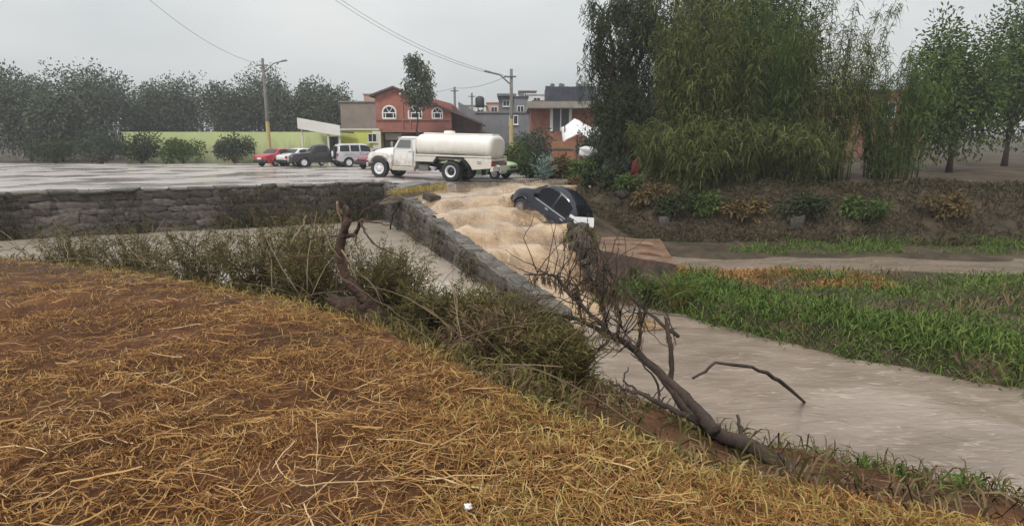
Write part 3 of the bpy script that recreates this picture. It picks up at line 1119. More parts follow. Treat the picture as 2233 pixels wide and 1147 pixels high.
def make_car(name, label, cat, paint, loc, rot, top, L_=3.9, W_=1.68, belt=.92, sill=.24, wr=.30, wx=(1.22, -1.2), windows=((.62, -.25), (-.33, -1.15)),
             screen=(.55, 1.12), rear=(-1.72, -1.3), trim=None, bed=None, group=None, rim=None, glass=None, belt_pts=None, mirror_x=.68, dark_sill=True):
    car = thing(name, label, cat, loc, rot, group)
    N = 60
    X0, X1 = -L_ / 2, L_ / 2

    def sm_top(x):
        return sum(smooth_interp(top, x + d) for d in (-.09, -.045, 0, .045, .09)) / 5

    def sec(x):
        zt = sm_top(x)
        en = min(x - X0, X1 - x)
        Wl = W_ / 2 * (1 - .20 * max(0, 1 - en / .55) ** 2)
        zb = sill + (.10 if en < .5 else 0) * (1 - en / .5)
        for xw in wx:
            d = abs(x - xw)
            Ra = wr * 1.2
            if d < Ra:
                zb = max(zb, wr + math.sqrt(Ra * Ra - d * d))
        bl = belt if belt_pts is None else smooth_interp(belt_pts, x)
        bl = min(bl, zt - .02)
        zb = min(zb, bl - .06)
        h = zt - bl
        y5 = Wl * .96 - .30 * min(h, .6) if h > .12 else Wl * .96 - .5 * h
        return [(0, zb), (Wl * .90, zb), (Wl * .985, zb + .02), (Wl, zb + (bl - zb) * .5), (Wl * .965, bl),
                (y5, zt - .13 * h - .012), (y5 * .8, zt - .03 * h), (0, zt)]

    rows_ = []
    xs_ = np.linspace(X0, X1, N)
    for x in xs_:
        hf = sec(x)
        full = [(x, y, z) for y, z in hf] + [(x, -y, z) for y, z in hf[::-1][1:-1]]
        rows_.append(full)
    b = MB()
    n = len(rows_[0])
    vs = [p for r_ in rows_ for p in r_]
    fs, mi = [], []
    for i_ in range(N - 1):
        for j_ in range(n):
            j2 = (j_ + 1) % n
            fs.append((i_ * n + j_, (i_ + 1) * n + j_, (i_ + 1) * n + j2, i_ * n + j2))
            mi.append(1 if j_ in (0, n - 1) else 0)
    b.v, b.f, b.mi = vs, fs, mi
    b.add(rows_[0], [tuple(range(n))])
    b.add(rows_[-1], [tuple(range(n - 1, -1, -1))])
    body = part('body', b, [paint, M['black']], car, True)
    md = body.modifiers.new('edge', 'EDGE_SPLIT')
    md.split_angle = R(42)

    def side_patch(nm, x0, x1, t0, t1, m_, side, off=.012):
        P_ = []
        for x in np.linspace(x0, x1, 10):
            hf = sec(x)
            (ya, za), (yb, zb_) = hf[4], hf[5]
            P_.append([(x, side * (ya + (yb - ya) * t + off), za + (zb_ - za) * t + off * .3) for t in (t0, (t0 + t1) / 2, t1)])
        return part(nm, MB().grid(P_), m_, car, True)

    def top_patch(nm, x0, x1, m_, off=.014):
        P_ = []
        for x in np.linspace(x0, x1, 10):
            hf = sec(x)
            (y6, z6), (y7, z7) = hf[6], hf[7]
            dz = .5
            P_.append([(x + (off if x0 > 0 else -off) * .6, y6 * 1.02 * q, z7 + (z6 - z7) * abs(q) + off) for q in (-1, -.5, 0, .5, 1)])
        return part(nm, MB().grid(P_), m_, car, True)

    for side in (1, -1):
        for (xa, xb) in windows:
            side_patch('side_window', xa, xb, .08, .93, glass or M['glassdark'], side)
        # door seams and handles
        for (xa, xb) in windows[:2]:
            hf = sec(xb + .12)
            y4, z4 = hf[4]
            part('door_handle', MB().box((xb + .13, side * (y4 + .022), z4 - .09), (.17, .03, .035)), trim or paint, car)
        for xq in [w_[1] - .03 for w_ in windows[:2]] + [windows[0][0] + .08]:
            hf = sec(xq)
            P_ = []
            for t in (0, .5, 1):
                y_, z_ = hf[2][0] + (hf[4][0] - hf[2][0]) * t, hf[2][1] + (hf[4][1] - hf[2][1]) * t
                y_ = hf[3][0] if t == .5 else y_
                P_.append([(xq - .008, side * (y_ + .006), z_), (xq + .008, side * (y_ + .006), z_)])
            part('door_seam', MB().grid(P_), M['black'], car)
        if trim:
            P_ = []
            for x in np.linspace(windows[-1][1], windows[0][0], 14):
                y_, z_ = sec(x)[4]
                P_.append([(x, side * (y_ + .018), z_ - .025), (x, side * (y_ + .02), z_ + .012)])
            part('belt_trim', MB().grid(P_), trim, car)
        y4, z4 = sec(mirror_x)[4]
        part('mirror', MB().box((mirror_x, side * (y4 + .11), z4 + .09), (.10, .19, .13), taper=.85), paint, car, bevel=.02)
        # lamps
        y3, z3 = sec(X1 - .1)[3]
        part('headlight', MB().lathe([(.001, .06), (.07, .05), (.10, 0), (.10, -.06)], (X1 - .07, side * y3 * .8, z3 + .1), 'X', 14), M['headlight'], car, True)
        y3, z3 = sec(X0 + .1)[3]
        part('tail_light', MB().box((X0 + .03, side * y3 * .86, z3 + .14), (.10, .16, .22)), M['taillight'], car, bevel=.02)
        for xw in wx:
            fl = [(xw + wr * 1.2 * math.cos(q), side * (W_ / 2 + .005), wr + wr * 1.2 * math.sin(q)) for q in np.linspace(.15, math.pi - .15, 14)]
            part('wheel_arch', MB().tube(fl, .035, 6), paint, car, True)
            wheel(car, xw, side * (W_ / 2 - .10), wr, .2, side, rim=rim or M['rim'])
    if screen:
        top_patch('windscreen', screen[0], screen[1], M['glassdark'])
    if rear:
        top_patch('rear_window', rear[0], rear[1], M['glassdark'])
    part('bumper', MB().box((X1 - .02, 0, .40), (.16, W_ * .86, .20)), M['black'], car, bevel=.05)
    part('bumper', MB().box((X0 + .02, 0, .42), (.16, W_ * .86, .20)), M['black'], car, bevel=.05)
    part('number_plate', MB().box((X0 - .065, 0, .62), (.015, .44, .15)), M['whitecar'], car)
    part('grille', MB().box((X1 - .02, 0, .60), (.06, W_ * .5, .12)), M['black'], car, bevel=.02)
    return car


TOP_HATCH = [(-1.95, .62), (-1.92, .80), (-1.8, .98), (-1.45, 1.28), (-1.1, 1.42), (-.6, 1.50), (0, 1.52), (.35, 1.48), (.62, 1.36), (1.05, 1.06), (1.25, .97), (1.6, .88), (1.85, .74), (1.95, .60)]
TOP_SEDAN = [(-2.1, .62), (-2.06, .86), (-1.5, .95), (-1.25, 1.0), (-.75, 1.36), (-.2, 1.42), (.3, 1.38), (.95, .98), (1.7, .88), (2.0, .78), (2.1, .6)]
TOP_SUV = [(-2.0, .70), (-1.98, 1.2), (-1.9, 1.66), (-1.6, 1.74), (0, 1.76), (.35, 1.70), (.85, 1.14), (1.0, 1.08), (1.75, 1.02), (1.95, .9), (2.0, .70)]
TOP_PICK = [(-2.3, .80), (-2.28, .98), (-.52, .99), (-.50, 1.02), (-.42, 1.64), (-.2, 1.70), (.45, 1.68), (.95, 1.14), (1.1, 1.08), (2.05, 1.0), (2.25, .9), (2.3, .7)]
TOP_WAGON = [(-2.1, .66), (-2.06, 1.0), (-1.75, 1.36), (-1.5, 1.42), (-.2, 1.46), (.3, 1.40), (.95, .99), (1.7, .88), (2.0, .78), (2.1, .6)]


TOP_ROUND = [(-1.8, .58), (-1.77, .84), (-1.55, 1.10), (-1.15, 1.40), (-.65, 1.56), (-.1, 1.61), (.35, 1.55), (.72, 1.33), (1.0, 1.09), (1.25, 1.0), (1.55, .88), (1.74, .74), (1.8, .58)]
# swept-away dark car, tail sunk in the cascade
cpos = dp(1212, 458, 21.4)
dark = make_car('dark_hatchback', 'rounded navy black hatchback swept nose up in the muddy cascade', 'car', M['navy'],
                (0, 0, 0), (0, 0, 0), TOP_ROUND, L_=3.6, W_=1.70, wr=.32, trim=M['steel'], rim=M['dullrim'], glass=M['glasscar'], windows=((.66, -.20), (-.28, -1.05)), belt_pts=[(-2, .98), (1.2, .90), (2, .7)],
                screen=(.62, 1.02), rear=(-1.5, -1.0), wx=(1.14, -1.12), mirror_x=.72)
# nose points left and slightly away from the camera, tail hangs down to the right, leaning towards the camera
mrot = Matrix.Rotation(R(139), 4, 'Z') @ Matrix.Rotation(R(-29), 4, 'Y') @ Matrix.Rotation(R(8), 4, 'X')
dark.matrix_world = Matrix.Translation(cpos) @ mrot @ Matrix.Diagonal((.85, .86, 1.12, 1)) @ Matrix.Translation((0, 0, -.80))

# white panel torn loose beside its tail
pn = MB().box((0, 0, 0), (.70, .05, .34))
pn.box((-.42, 0, .16), (.16, .05, .12), (0, .5, 0))
o = part('loose_white_panel', pn, M['plasticwhite'], None, bevel=.012)
o.location = dp(1273, 485, 19.9)
o.rotation_euler = (R(-12), R(4), R(8))
tag(o, 'loose white panel sticking up behind the dark car in the cascade', 'panel')

# --- water tank truck
fr = gp(858, 382, .0)
truck = thing('tank_truck', 'old white bonneted water tank truck standing on the wet street', 'truck')
TR_ANG = R(180 - 20)
rear_ax = Vector(((1003 - IMG_W / 2) / F_PX * 30.0 * 1.005, 30.0, -.075))
T = truck
WB = 4.0
# chassis
mb = MB()
for s_ in (-.38, .38):
    mb.box((1.05, s_, .72), (6.1, .09, .2))
for x in (-1.8, -.6, .7, 1.9, 3.2):
    mb.box((x, 0, .72), (.1, .76, .16))
part('chassis', mb, M['black'], T)
mb = MB().tube([(0, -.9, .49), (0, .9, .49)], .09, 10)
mb.lathe([(.001, -.2), (.2, -.14), (.24, 0), (.2, .14), (.001, .2)], (0, 0, .49), 'Y', 14)
mb.tube([(WB, -.85, .47), (WB, .85, .47)], .06, 8)
mb.tube([(0, 0, .5), (3.0, 0, .7)], .05, 8)
part('axle', mb, M['black'], T, True)
for side in (1, -1):
    wheel(T, WB, side * .88, .49, .24, side)
    wheel(T, 0, side * .92, .50, .24, side, dish=True)
    wheel(T, 0, side * .64, .50, .24, side, dish=True)
# cab shell
cabp = [(1.98, .62), (1.98, 1.95), (2.06, 2.07), (2.2, 2.11), (2.75, 2.10), (2.92, 2.04), (3.18, 1.56), (3.24, 1.50), (3.24, .62)]
mb = MB()
hw = .92
rows_ = []
for y_, sc_ in ((-hw, 0), (-hw, 1), (hw, 1), (hw, 0)):
    pass
def tumble(x, z):
    return hw - max(0, z - 1.45) * .20
N_ = len(cabp)
vsL = [(x, tumble(x, z), z) for x, z in cabp]
vsR = [(x, -tumble(x, z), z) for x, z in cabp]
mb.add(vsL + vsR, [tuple(range(N_ - 1, -1, -1)), tuple(range(N_, 2 * N_))] + [(i_, (i_ + 1) % N_, N_ + (i_ + 1) % N_, N_ + i_) for i_ in range(N_)])
part('cab', mb, M['truck'], T, bevel=.05)
# roof visor rim
part('roof_gutter', MB().box((2.5, 0, 2.035), (.95, 1.70, .03)), M['truck'], T, bevel=.01)
# bonnet (narrowing to the nose)
st_ = [(3.22, .80, 1.53), (3.6, .78, 1.52), (4.1, .72, 1.47), (4.45, .64, 1.40), (4.56, .60, 1.30)]
rows_ = []
for x, w_, zt in st_:
    rows_.append([(x, -w_, .85), (x, -w_, zt - .14), (x, -w_ * .86, zt - .03), (x, -w_ * .4, zt + .015), (x, 0, zt + .03), (x, w_ * .4, zt + .015), (x, w_ * .86, zt - .03), (x, w_, zt - .14), (x, w_, .85)])
mb = MB().grid(rows_)
mb.add(rows_[-1], [tuple(range(len(rows_[-1])))])
part('bonnet', mb, M['truck'], T, True)
for side in (1, -1):
    # front fender: arch band swept over the wheel, dropping behind it
    prof = [(4.60, .80), (4.62, 1.05), (4.55, 1.22), (4.40, 1.30), (3.9, 1.33), (3.5, 1.30), (3.30, 1.2), (3.24, .95), (3.24, .47), (3.36, .47), (3.42, .75), (3.55, .98), (3.75, 1.09),
            (4.0, 1.12), (4.22, 1.08), (4.38, .96), (4.46, .80)]
    ya, yb = side * .55, side * 1.03
    part('front_fender', MB().prism(prof, min(ya, yb), max(ya, yb)), M['truck'], T, bevel=.05)
    part('headlight', MB().lathe([(.001, .05), (.08, .04), (.11, 0), (.11, -.05)], (4.585, side * .74, 1.10), 'X', 16), M['headlight'], T, True)
    # door with window, handle and seam
    dr = part('door', MB().prism([(2.10, .68), (2.10, 1.48), (3.16, 1.48), (3.16, .68)], side * .93 - .008, side * .93 + .008), M['truck'], T, bevel=.004)
    wn = MB()
    wn.add([(2.22, side * .925, 1.54), (3.02, side * .925, 1.54), (2.84, side * .857, 1.93), (2.24, side * .857, 1.93)], [(0, 1, 2, 3)])
    part('window', wn, M['glassgrey'], dr)
    fm = MB()
    q = [(2.19, side * .932, 1.51), (3.07, side * .932, 1.51), (2.87, side * .858, 1.96), (2.21, side * .858, 1.96), (2.19, side * .932, 1.51)]
    fm.tube(q, .018, 6)
    part('window_frame', fm, M['truck'], dr)
    part('handle', MB().box((2.24, side * .955, 1.38), (.15, .03, .035)), M['steel'], dr)
    part('door_seam', MB().tube([(2.09, side * .934, .70), (2.09, side * .934, 1.48)], .008, 4), M['black'], dr)
    part('door_seam', MB().tube([(3.17, side * .934, .70), (3.17, side * .934, 1.48)], .008, 4), M['black'], dr)
    part('running_board', MB().box((2.62, side * .88, .53), (1.25, .26, .20)), M['truck'], T, bevel=.03)
    mr_ = MB().tube([(3.10, side * .93, 1.50), (3.15, side * 1.12, 1.62)], .012, 5)
    mr_.box((3.15, side * 1.14, 1.70), (.03, .14, .26))
    part('mirror', mr_, M['steel'], T)
    # tank side skirt, rear mudguard, rear flap
    part('side_skirt', MB().prism([(1.92, .92), (1.92, 1.20), (.75, 1.18), (.95, .92)], side * 1.0 - .03, side * 1.0 + .03), M['tank'], T, bevel=.01)
    part('side_rail', MB().box((-.1, side * 1.02, 1.235), (4.0, .08, .07)), M['tank'], T, bevel=.01)
    mg = [(.98, .86), (.72, 1.17), (-.62, 1.17), (-.95, .80), (-.86, .78), (-.58, 1.11), (.66, 1.11), (.90, .84)]
    part('rear_mudguard', MB().prism(mg, side * .56 if side > 0 else -1.08, 1.08 if side > 0 else -.56), M['black'], T)
    part('mud_flap', MB().box((-.98, side * .80, .56), (.03, .5, .55)), M['black'], T)
    part('rear_panel', MB().prism([(-.70, 1.18), (-1.05, .80), (-1.15, .62), (-2.1, .72), (-2.12, 1.18)], side * 1.0 - .03, side * 1.0 + .03), M['tank'], T, bevel=.01)
    for zz in (.94, 1.02):
        part('reflector', MB().box((-1.5, side * 1.04, zz), (.22, .02, .035)), M['steel'], T)
    part('rear_lamp', MB().box((-2.15, side * .82, .92), (.05, .2, .12)), M['taillight'], T)
part('front_bumper', MB().box((4.70, 0, .66), (.12, 1.95, .22)), M['truck'], T, bevel=.03)
part('grille', MB().box((4.58, 0, 1.02), (.06, 1.1, .40)), M['steel'], T, bevel=.02)
part('windscreen', MB().add([(3.165, -.84, 1.58), (3.165, .84, 1.58), (2.945, .78, 2.0), (2.945, -.78, 2.0)], [(0, 1, 2, 3)]), M['glassdark'], T)
part('cab_rear_window', MB().add([(1.972, -.5, 1.6), (1.972, .5, 1.6), (1.972, .5, 1.92), (1.972, -.5, 1.92)], [(3, 2, 1, 0)]), M['glassdark'], T)
# fuel box, battery box, pump and pipe between cab and rear wheel
for side in (1, -1):
    part('tool_box', MB().box((1.55, side * .68, .62), (.55, .4, .32)), M['greydark'], T, bevel=.03)
pm = MB().tube([(.85, .8, .62), (1.2, .8, .66), (1.3, .72, .70)], .055, 8)
pm.box((1.02, .76, .58), (.2, .2, .16))
part('pump_pipe', pm, M['steel'], T)
# tank: rounded-rectangle section drawn along x with domed ends
tk = MB()
def tank_sec(k_):
    pts_ = []
    for q in range(28):
        a_ = 2 * math.pi * q / 28
        c_, s__ = math.cos(a_), math.sin(a_)
        ex = .72
        pts_.append((1.03 * k_ * math.copysign(abs(c_) ** ex, c_), 1.70 + .56 * (.12 + .88 * k_) * math.copysign(abs(s__) ** ex, s__)))
    return pts_
rows_ = []
for x, k_ in ((1.95, .62), (1.93, .86), (1.86, .97), (1.78, 1.0), (1.4, 1.0), (.4, 1.0), (-.6, 1.0), (-1.6, 1.0), (-1.88, 1.0), (-1.98, .97), (-2.06, .86), (-2.08, .62)):
    rows_.append([(x, y_, z_) for y_, z_ in tank_sec(k_)])
tk.grid(rows_, closed=True)
tk.add(rows_[0], [tuple(range(28))])
tk.add(rows_[-1], [tuple(range(27, -1, -1))])
tank = part('tank', tk, M['tank'], T, True)
for x in (1.0, -.2, -1.4):
    bd = MB()
    P1 = [(x - .02, y_ * 1.006, 1.7 + (z_ - 1.7) * 1.008) for y_, z_ in tank_sec(1)]
    P2 = [(x + .02, y_ * 1.006, 1.7 + (z_ - 1.7) * 1.008) for y_, z_ in tank_sec(1)]
    bd.grid([P1, P2], closed=True)
    part('weld_band', bd, M['tank'], tank, True)
part('top_walkway', MB().box((-.1, 0, 2.275), (3.7, .9, .07)), M['tank'], tank, bevel=.015)
part('manhole', MB().lathe([(.28, 0), (.28, .09), (.24, .12), (.001, .13)], (.55, 0, 2.30), 'Z', 20), M['tank'], tank, True)
part('tank_bed', MB().box((-.08, 0, 1.1), (4.0, 1.9, .1)), M['tank'], T)
part('rear_bumper', MB().prism([(-2.05, .55), (-2.2, .58), (-2.2, .82), (-2.05, .8)], -1.0, 1.0), M['tank'], T, bevel=.02)
vl = MB().tube([(-2.0, .25, .85), (-2.25, .25, .8), (-2.3, .25, .58)], .05, 8)
vl.lathe([(.09, -.04), (.09, .04), (.001, .05)], (-2.3, .25, .55), 'Z', 12)
vl.tube([(-2.0, -.3, .6), (-2.28, -.3, .56), (-2.28, .3, .52)], .03, 6)
part('outlet_valve', vl, M['steel'], T)
truck.location = rear_ax
truck.rotation_euler = (0, R(-1.6), TR_ANG)

def hx0(px, d):
    return (px - IMG_W / 2) / F_PX * d * 1.01


# green car half hidden behind the truck
make_car('green_car', 'light green small car half hidden behind the rear of the tank truck', 'car', M['greencar'],
         (hx0(1046, 32.6), 32.6, -.08), (0, 0, R(-22)), TOP_SEDAN, L_=4.0, wx=(1.25, -1.25), windows=((.62, -.1), (-.18, -.85)),
         screen=(.42, .95), rear=(-1.2, -.8), wr=.29)

# row of parked vehicles across the street
rowy = 47.0
def at_row(px, d, z=.08):
    return Vector(((px - IMG_W / 2) / F_PX * d * 1.015, d, z))

suv = make_car('silver_off_roader', 'silver grey boxy off-roader with spare wheel, parked facing away by maroon car', 'car', M['silver'],
               at_row(797, 46.5), (0, 0, R(32)), TOP_SUV, L_=4.0, W_=1.7, belt=1.12, sill=.36, wr=.36, windows=((.5, -.25), (-.35, -1.0), (-1.1, -1.8)),
               screen=(.4, .84), rear=None, wx=(1.2, -1.2))
sp_ = MB().lathe([(.2, -.09), (.30, -.1), (.35, -.05), (.35, .05), (.30, .1), (.2, .09), (.001, .09)], (-2.1, -.1, .98), 'X', 20)
part('spare_wheel', sp_, M['tyre'], suv, True)
part('spare_wheel_cover', MB().lathe([(.24, -.10), (.22, -.12), (.001, -.13)], (-2.1, -.1, .98), 'X', 20), M['rim'], suv, True)
part('rear_window', MB().add([(-2.0, -.6, 1.18), (-2.0, .6, 1.18), (-1.95, .52, 1.56), (-1.95, -.52, 1.56)], [(0, 1, 2, 3)]), M['glassdark'], suv)

pick = make_car('black_pickup', 'black pickup truck with open bed parked between white car and silver off-roader', 'pickup', M['blackcar'],
                at_row(714, 46.5), (0, 0, R(28 + 180)), TOP_PICK, L_=4.6, W_=1.76, belt=1.06, sill=.34, wr=.36, windows=((.62, -.3),), screen=(.5, .93), rear=None,
                wx=(1.45, -1.35))
make_car('white_car', 'white saloon car parked between red car and black pickup', 'car', M['whitecar'], at_row(672, 48.5), (0, 0, R(60)), TOP_SEDAN, L_=4.2,
         windows=((.75, -.05), (-.12, -.85)), screen=(.35, .92), rear=(-1.25, -.8), wx=(1.3, -1.3))
make_car('red_car', 'bright red car leftmost of the parked vehicles by the lime wall', 'car', M['redcar'], at_row(628, 48.5), (0, 0, R(64)), TOP_SEDAN, L_=4.2,
         windows=((.75, -.05), (-.12, -.85)), screen=(.35, .92), rear=(-1.25, -.8), wx=(1.3, -1.3))
make_car('maroon_car', 'maroon car peeping out in front of the tank truck bonnet', 'car', M['maroon'], at_row(846, 43.0), (0, 0, R(235)), TOP_SEDAN, L_=4.2,
         windows=((.75, -.05), (-.12, -.85)), screen=(.35, .92), rear=(-1.25, -.8), wx=(1.3, -1.3))


# ------------------------------------------------------------------ houses
def win(parent, x, z, w_, h_, y, name='window', bars=(1, 1), frame=M['white'], glass=M['glassdark'], t=.07):
    g = part(name, MB().box((x, y - .012, z), (w_, .024, h_)), glass, parent)
    f = MB()
    for sx in (-1, 1):
        f.box((x + sx * w_ / 2, y - .03, z), (t, .08, h_ + t))
    for sz in (-1, 1):
        f.box((x, y - .032, z + sz * h_ / 2), (w_ - t, .076, t))
    part('window_frame', f, frame, g)
    for q in range(bars[0]):
        part('glazing_bar', MB().box((x - w_ / 2 + w_ * (q + 1) / (bars[0] + 1), y - .03, z), (t * .8, .06, h_ - t)), frame, g)
    for q in range(bars[1]):
        part('glazing_bar', MB().box((x, y - .036, z - h_ / 2 + h_ * (q + 1) / (bars[1] + 1)), (w_ - t, .05, t * .8)), frame, g)
    part('sill', MB().box((x, y - .07, z - h_ / 2 - t), (w_ + .2, .16, .07)), frame, g)
    return g


def arch_win(parent, x, z, w_, h_, y):
    """rectangle with half-round top, white surround and bars"""
    r = w_ / 2
    out = [(x - r, z - h_ / 2), (x - r, z)] + [(x + r * math.cos(a_), z + r * .95 * math.sin(a_)) for a_ in np.linspace(math.pi, 0, 13)][1:-1] + [(x + r, z), (x + r, z - h_ / 2)]
    g = part('arched_window', MB().prism(out[::-1], y - .03, y - .005), M['glassdark'], parent)
    f = MB()
    t = .085
    ring = [(x + r * k_ * math.cos(a_), z + r * .95 * k_ * math.sin(a_)) for k_ in (1, 1) for a_ in [0]]
    pts_ = [(x - r, z - h_ / 2)] + [(x - r, z)] + [(x + r * math.cos(a_), z + r * .95 * math.sin(a_)) for a_ in np.linspace(math.pi, 0, 13)][1:-1] + [(x + r, z), (x + r, z - h_ / 2), (x - r, z - h_ / 2)]
    f.tube([(a_, y - .05, b_) for a_, b_ in pts_], t, 6)
    part('window_frame', f, M['white'], g)
    part('glazing_bar', MB().box((x, y - .045, z - .02), (w_ - t, .05, .09)), M['white'], g)
    for q in (-.33, .33):
        part('glazing_bar', MB().box((x + q * w_ * .9, y - .045, z - h_ / 4), (.07, .05, h_ / 2 - .1)), M['white'], g)
    for a_ in (60, 120):
        part('glazing_bar', MB().tube([(x, y - .045, z), (x + r * .95 * math.cos(R(a_)), y - .045, z + r * .9 * math.sin(R(a_)))], .035, 5), M['white'], g)
    return g


def hx(px, d):                                     # world x of a photo column at depth d (near the horizon row)
    return (px - IMG_W / 2) / F_PX * d / (math.cos(PITCH) + .215 * math.sin(PITCH))


def hz(py, d):
    return float(dp(IMG_W / 2, py, d).z)


# --- brick house with three arched windows
D = 58.0
bx = hx(903, D)
bh = thing('brick_house', 'two storey red brick house with three white arched windows behind truck', 'house', (bx, D, 0))
def lx(px):
    return hx(px, D) - bx
xl, xr, xa = lx(821), lx(985), lx(862)
zl, zr_, za = hz(210, D), hz(226, D), hz(193, D)
z1 = hz(285, D)
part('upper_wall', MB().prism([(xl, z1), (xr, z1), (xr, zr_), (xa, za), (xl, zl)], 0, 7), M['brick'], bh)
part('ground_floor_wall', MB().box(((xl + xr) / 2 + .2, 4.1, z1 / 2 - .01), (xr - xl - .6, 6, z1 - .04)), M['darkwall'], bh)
part('floor_band', MB().box(((xl + xr) / 2, -.08, z1 - .06), (xr - xl + .1, .5, .22)), M['brick2'], bh)
rf = MB()
def slab(m_, xA, zA, xB, zB, y0, y1, t=.18):
    m_.prism([(xA, zA), (xB, zB), (xB, zB + t), (xA, zA + t)], y0, y1)
slab(rf, xl - .45, zl - .10, xa, za + .01, -.45, 7.4)
slab(rf, xa, za + .01, lx(1052), hz(270, D) - .1, -.45, 7.4)
part('roof', rf, M['roof'], bh)
for px in (880, 896):
    part('pilaster', MB().box((lx(px), -.05, (z1 + za) / 2 - .6), (.12, .12, za - z1 - 1.2)), M['brick2'], bh)
part('ledge', MB().box(((xl + xr) / 2, -.06, hz(262, D)), (xr - xl - .1, .14, .09)), M['brick2'], bh)
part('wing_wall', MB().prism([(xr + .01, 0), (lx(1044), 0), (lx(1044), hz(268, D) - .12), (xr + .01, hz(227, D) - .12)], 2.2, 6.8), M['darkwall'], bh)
for px, w_ in ((851, 1.25), (907, 1.25), (955, .95)):
    arch_win(bh, lx(px), hz(246, D), w_, 1.1, 0)
part('shop_awning', MB().prism([(lx(836), hz(305, D)), (lx(872), hz(305, D)), (lx(872), hz(291, D)), (lx(836), hz(291, D))], .75, .95), M['cream'], bh)
part('shutter', MB().box((lx(854), 1.08, 1.0), (1.7, .05, 2.0)), M['greydark'], bh)
part('doorway', MB().box((lx(925), 1.08, 1.1), (1.2, .05, 2.2)), M['black'], bh)
part('wall_lamp', MB().lathe([(.001, -.16), (.12, -.1), (.16, 0), (.12, .1), (.001, .16)], (lx(877), -.18, hz(206, D)), 'Z', 12), M['cream'], bh, True)

# --- lime green single storey building with window
D = 57.0
x0, x1 = hx(300, D), hx(828, D)
lg = thing('lime_building', 'low lime green painted building with flat parapet behind the parked cars', 'building', (hx(760, D), D, 0))
bx = hx(760, D)
zt = hz(284, D)
part('wall', MB().box((hx(780, D) - bx, 2.5, zt / 2), (hx(828, D) - hx(735, D), 5, zt)), M['lime'], lg)
part('wall', MB().box((hx(500, D) - bx, 2.6, hz(288, D) / 2), (hx(734, D) - hx(266, D), 4.8, hz(288, D))), M['limepale'], lg)
part('parapet', MB().box((hx(780, D) - bx, 2.45, zt + .06), (hx(828, D) - hx(733, D), 5.2, .14)), M['cream'], lg)
part('corner_pier', MB().box((hx(822, D) - bx, -.05, zt / 2 - .05), (.75, .3, zt - .1)), M['cream'], lg)
win(lg, hx(813, D) - bx, hz(301, D), .78, .75, -.2, bars=(1, 0), frame=M['cream'])
part('doorway', MB().box((hx(727, D) - bx, -.03, hz(308, D) - .3), (.75, .06, 1.4)), M['glassdark'], lg)
# --- white slanting canopy
D = 52.0
cn = thing('shop_canopy', 'white slanting canopy fascia on posts before the lime building', 'canopy', (hx(696, D), D, 0))
bx = hx(696, D)
fp = [(hx(650, D) - bx, hz(281, D)), (hx(742, D) - bx, hz(297, D)), (hx(742, D) - bx, hz(274, D)), (hx(650, D) - bx, hz(257, D))]
part('fascia', MB().prism(fp, 0, .12), M['fascia'], cn)
part('roof_sheet', MB().prism([(fp[0][0], fp[0][1] + .3), (fp[1][0], fp[1][1] + .3), (fp[1][0], fp[1][1] + .42), (fp[0][0], fp[0][1] + .42)], .13, 4.6), M['tin'], cn)
for px in (656, 713, 738):
    xx = hx(px, D) - bx
    part('post', MB().box((xx, .3, .5 * smooth_interp([(fp[0][0], fp[0][1]), (fp[1][0], fp[1][1])], xx) + .1), (.14, .14, smooth_interp([(fp[0][0], fp[0][1]), (fp[1][0], fp[1][1])], xx) + .3)), M['cream'], cn)

# --- brown wall and pink house behind, left of the brick house
def block_house(name, label, px0, px1, pyt, D, m, depth=6, roof=None, wins=(), pyb=None, cat='house', wf=M['white']):
    bx_ = hx((px0 + px1) / 2, D)
    h_ = hz(pyt, D)
    z0 = 0.0
    b_ = thing(name, label, cat, (bx_, D, z0))
    w_ = hx(px1, D) - hx(px0, D)
    part('wall', MB().box((0, depth / 2, h_ / 2), (w_, depth, h_)), m, b_)
    part('roof', MB().box((0, depth / 2, h_ + .08), (w_ + .3, depth + .3, .16)), roof or M['greydark'], b_)
    for (px, py, ww, hh) in wins:
        win(b_, hx(px, D) - bx_, hz(py, D), ww, hh, 0, bars=(1, 0), frame=wf)
    return b_


block_house('brown_house', 'plain brown walled building between the left trees and brick house', 745, 823, 224, 72, M['tanwall'], roof=M['tanwall'])
block_house('pink_house', 'pale pink house top peeping over brown wall beside brick house', 797, 826, 207, 95, M['pinkwall'], roof=M['pinkwall'])
# --- centre: grey house, small upper house, white house
gh = block_house('grey_house', 'long slate grey rendered house behind the street lamp', 1040, 1160, 247, 66, M['grey'], roof=M['grey'], wins=((1120, 262, .9, .9),))
bx = hx(1100, 66)
part('lean_to_roof', MB().prism([(hx(1000, 66) - bx, hz(222, 66)), (hx(1042, 66) - bx, hz(246, 66)), (hx(1042, 66) - bx, hz(275, 66)), (hx(1000, 66) - bx, hz(275, 66))], .2, 5), M['grey'], gh)
uh = block_house('rooftop_room', 'grey block rooftop room with overhanging slab behind street lamp pole', 1088, 1122, 212, 78, M['greydark'], wins=((1104, 226, .8, .7),))
part('slab', MB().box((0, 2.6, hz(208, 78)), (hx(1124, 78) - hx(1083, 78), 6.6, .28)), M['greydark'], uh)
block_house('slate_house', 'dark blue grey house right of the street lamp pole', 1121, 1150, 213, 76, M['grey'], roof=M['tin'], wins=((1135, 240, .8, .9),))
block_house('white_house', 'white walled house top between grey house and brick house with tin sheets', 1150, 1192, 207, 84, M['whitewall'], roof=M['whitewall'], wins=((1170, 220, .9, .8),))
block_house('far_white_house', 'far whitewashed house low behind the rooftop water tank', 1012, 1060, 232, 96, M['whitewall'], roof=M['greydark'], wins=((1025, 246, 1.0, .9), (1048, 246, 1.0, .9)))
block_house('far_block_house', 'unfinished grey block house behind the white walled house', 1132, 1168, 200, 98, M['greydark'], roof=M['concrete'], wins=((1150, 212, 1.0, .9),))
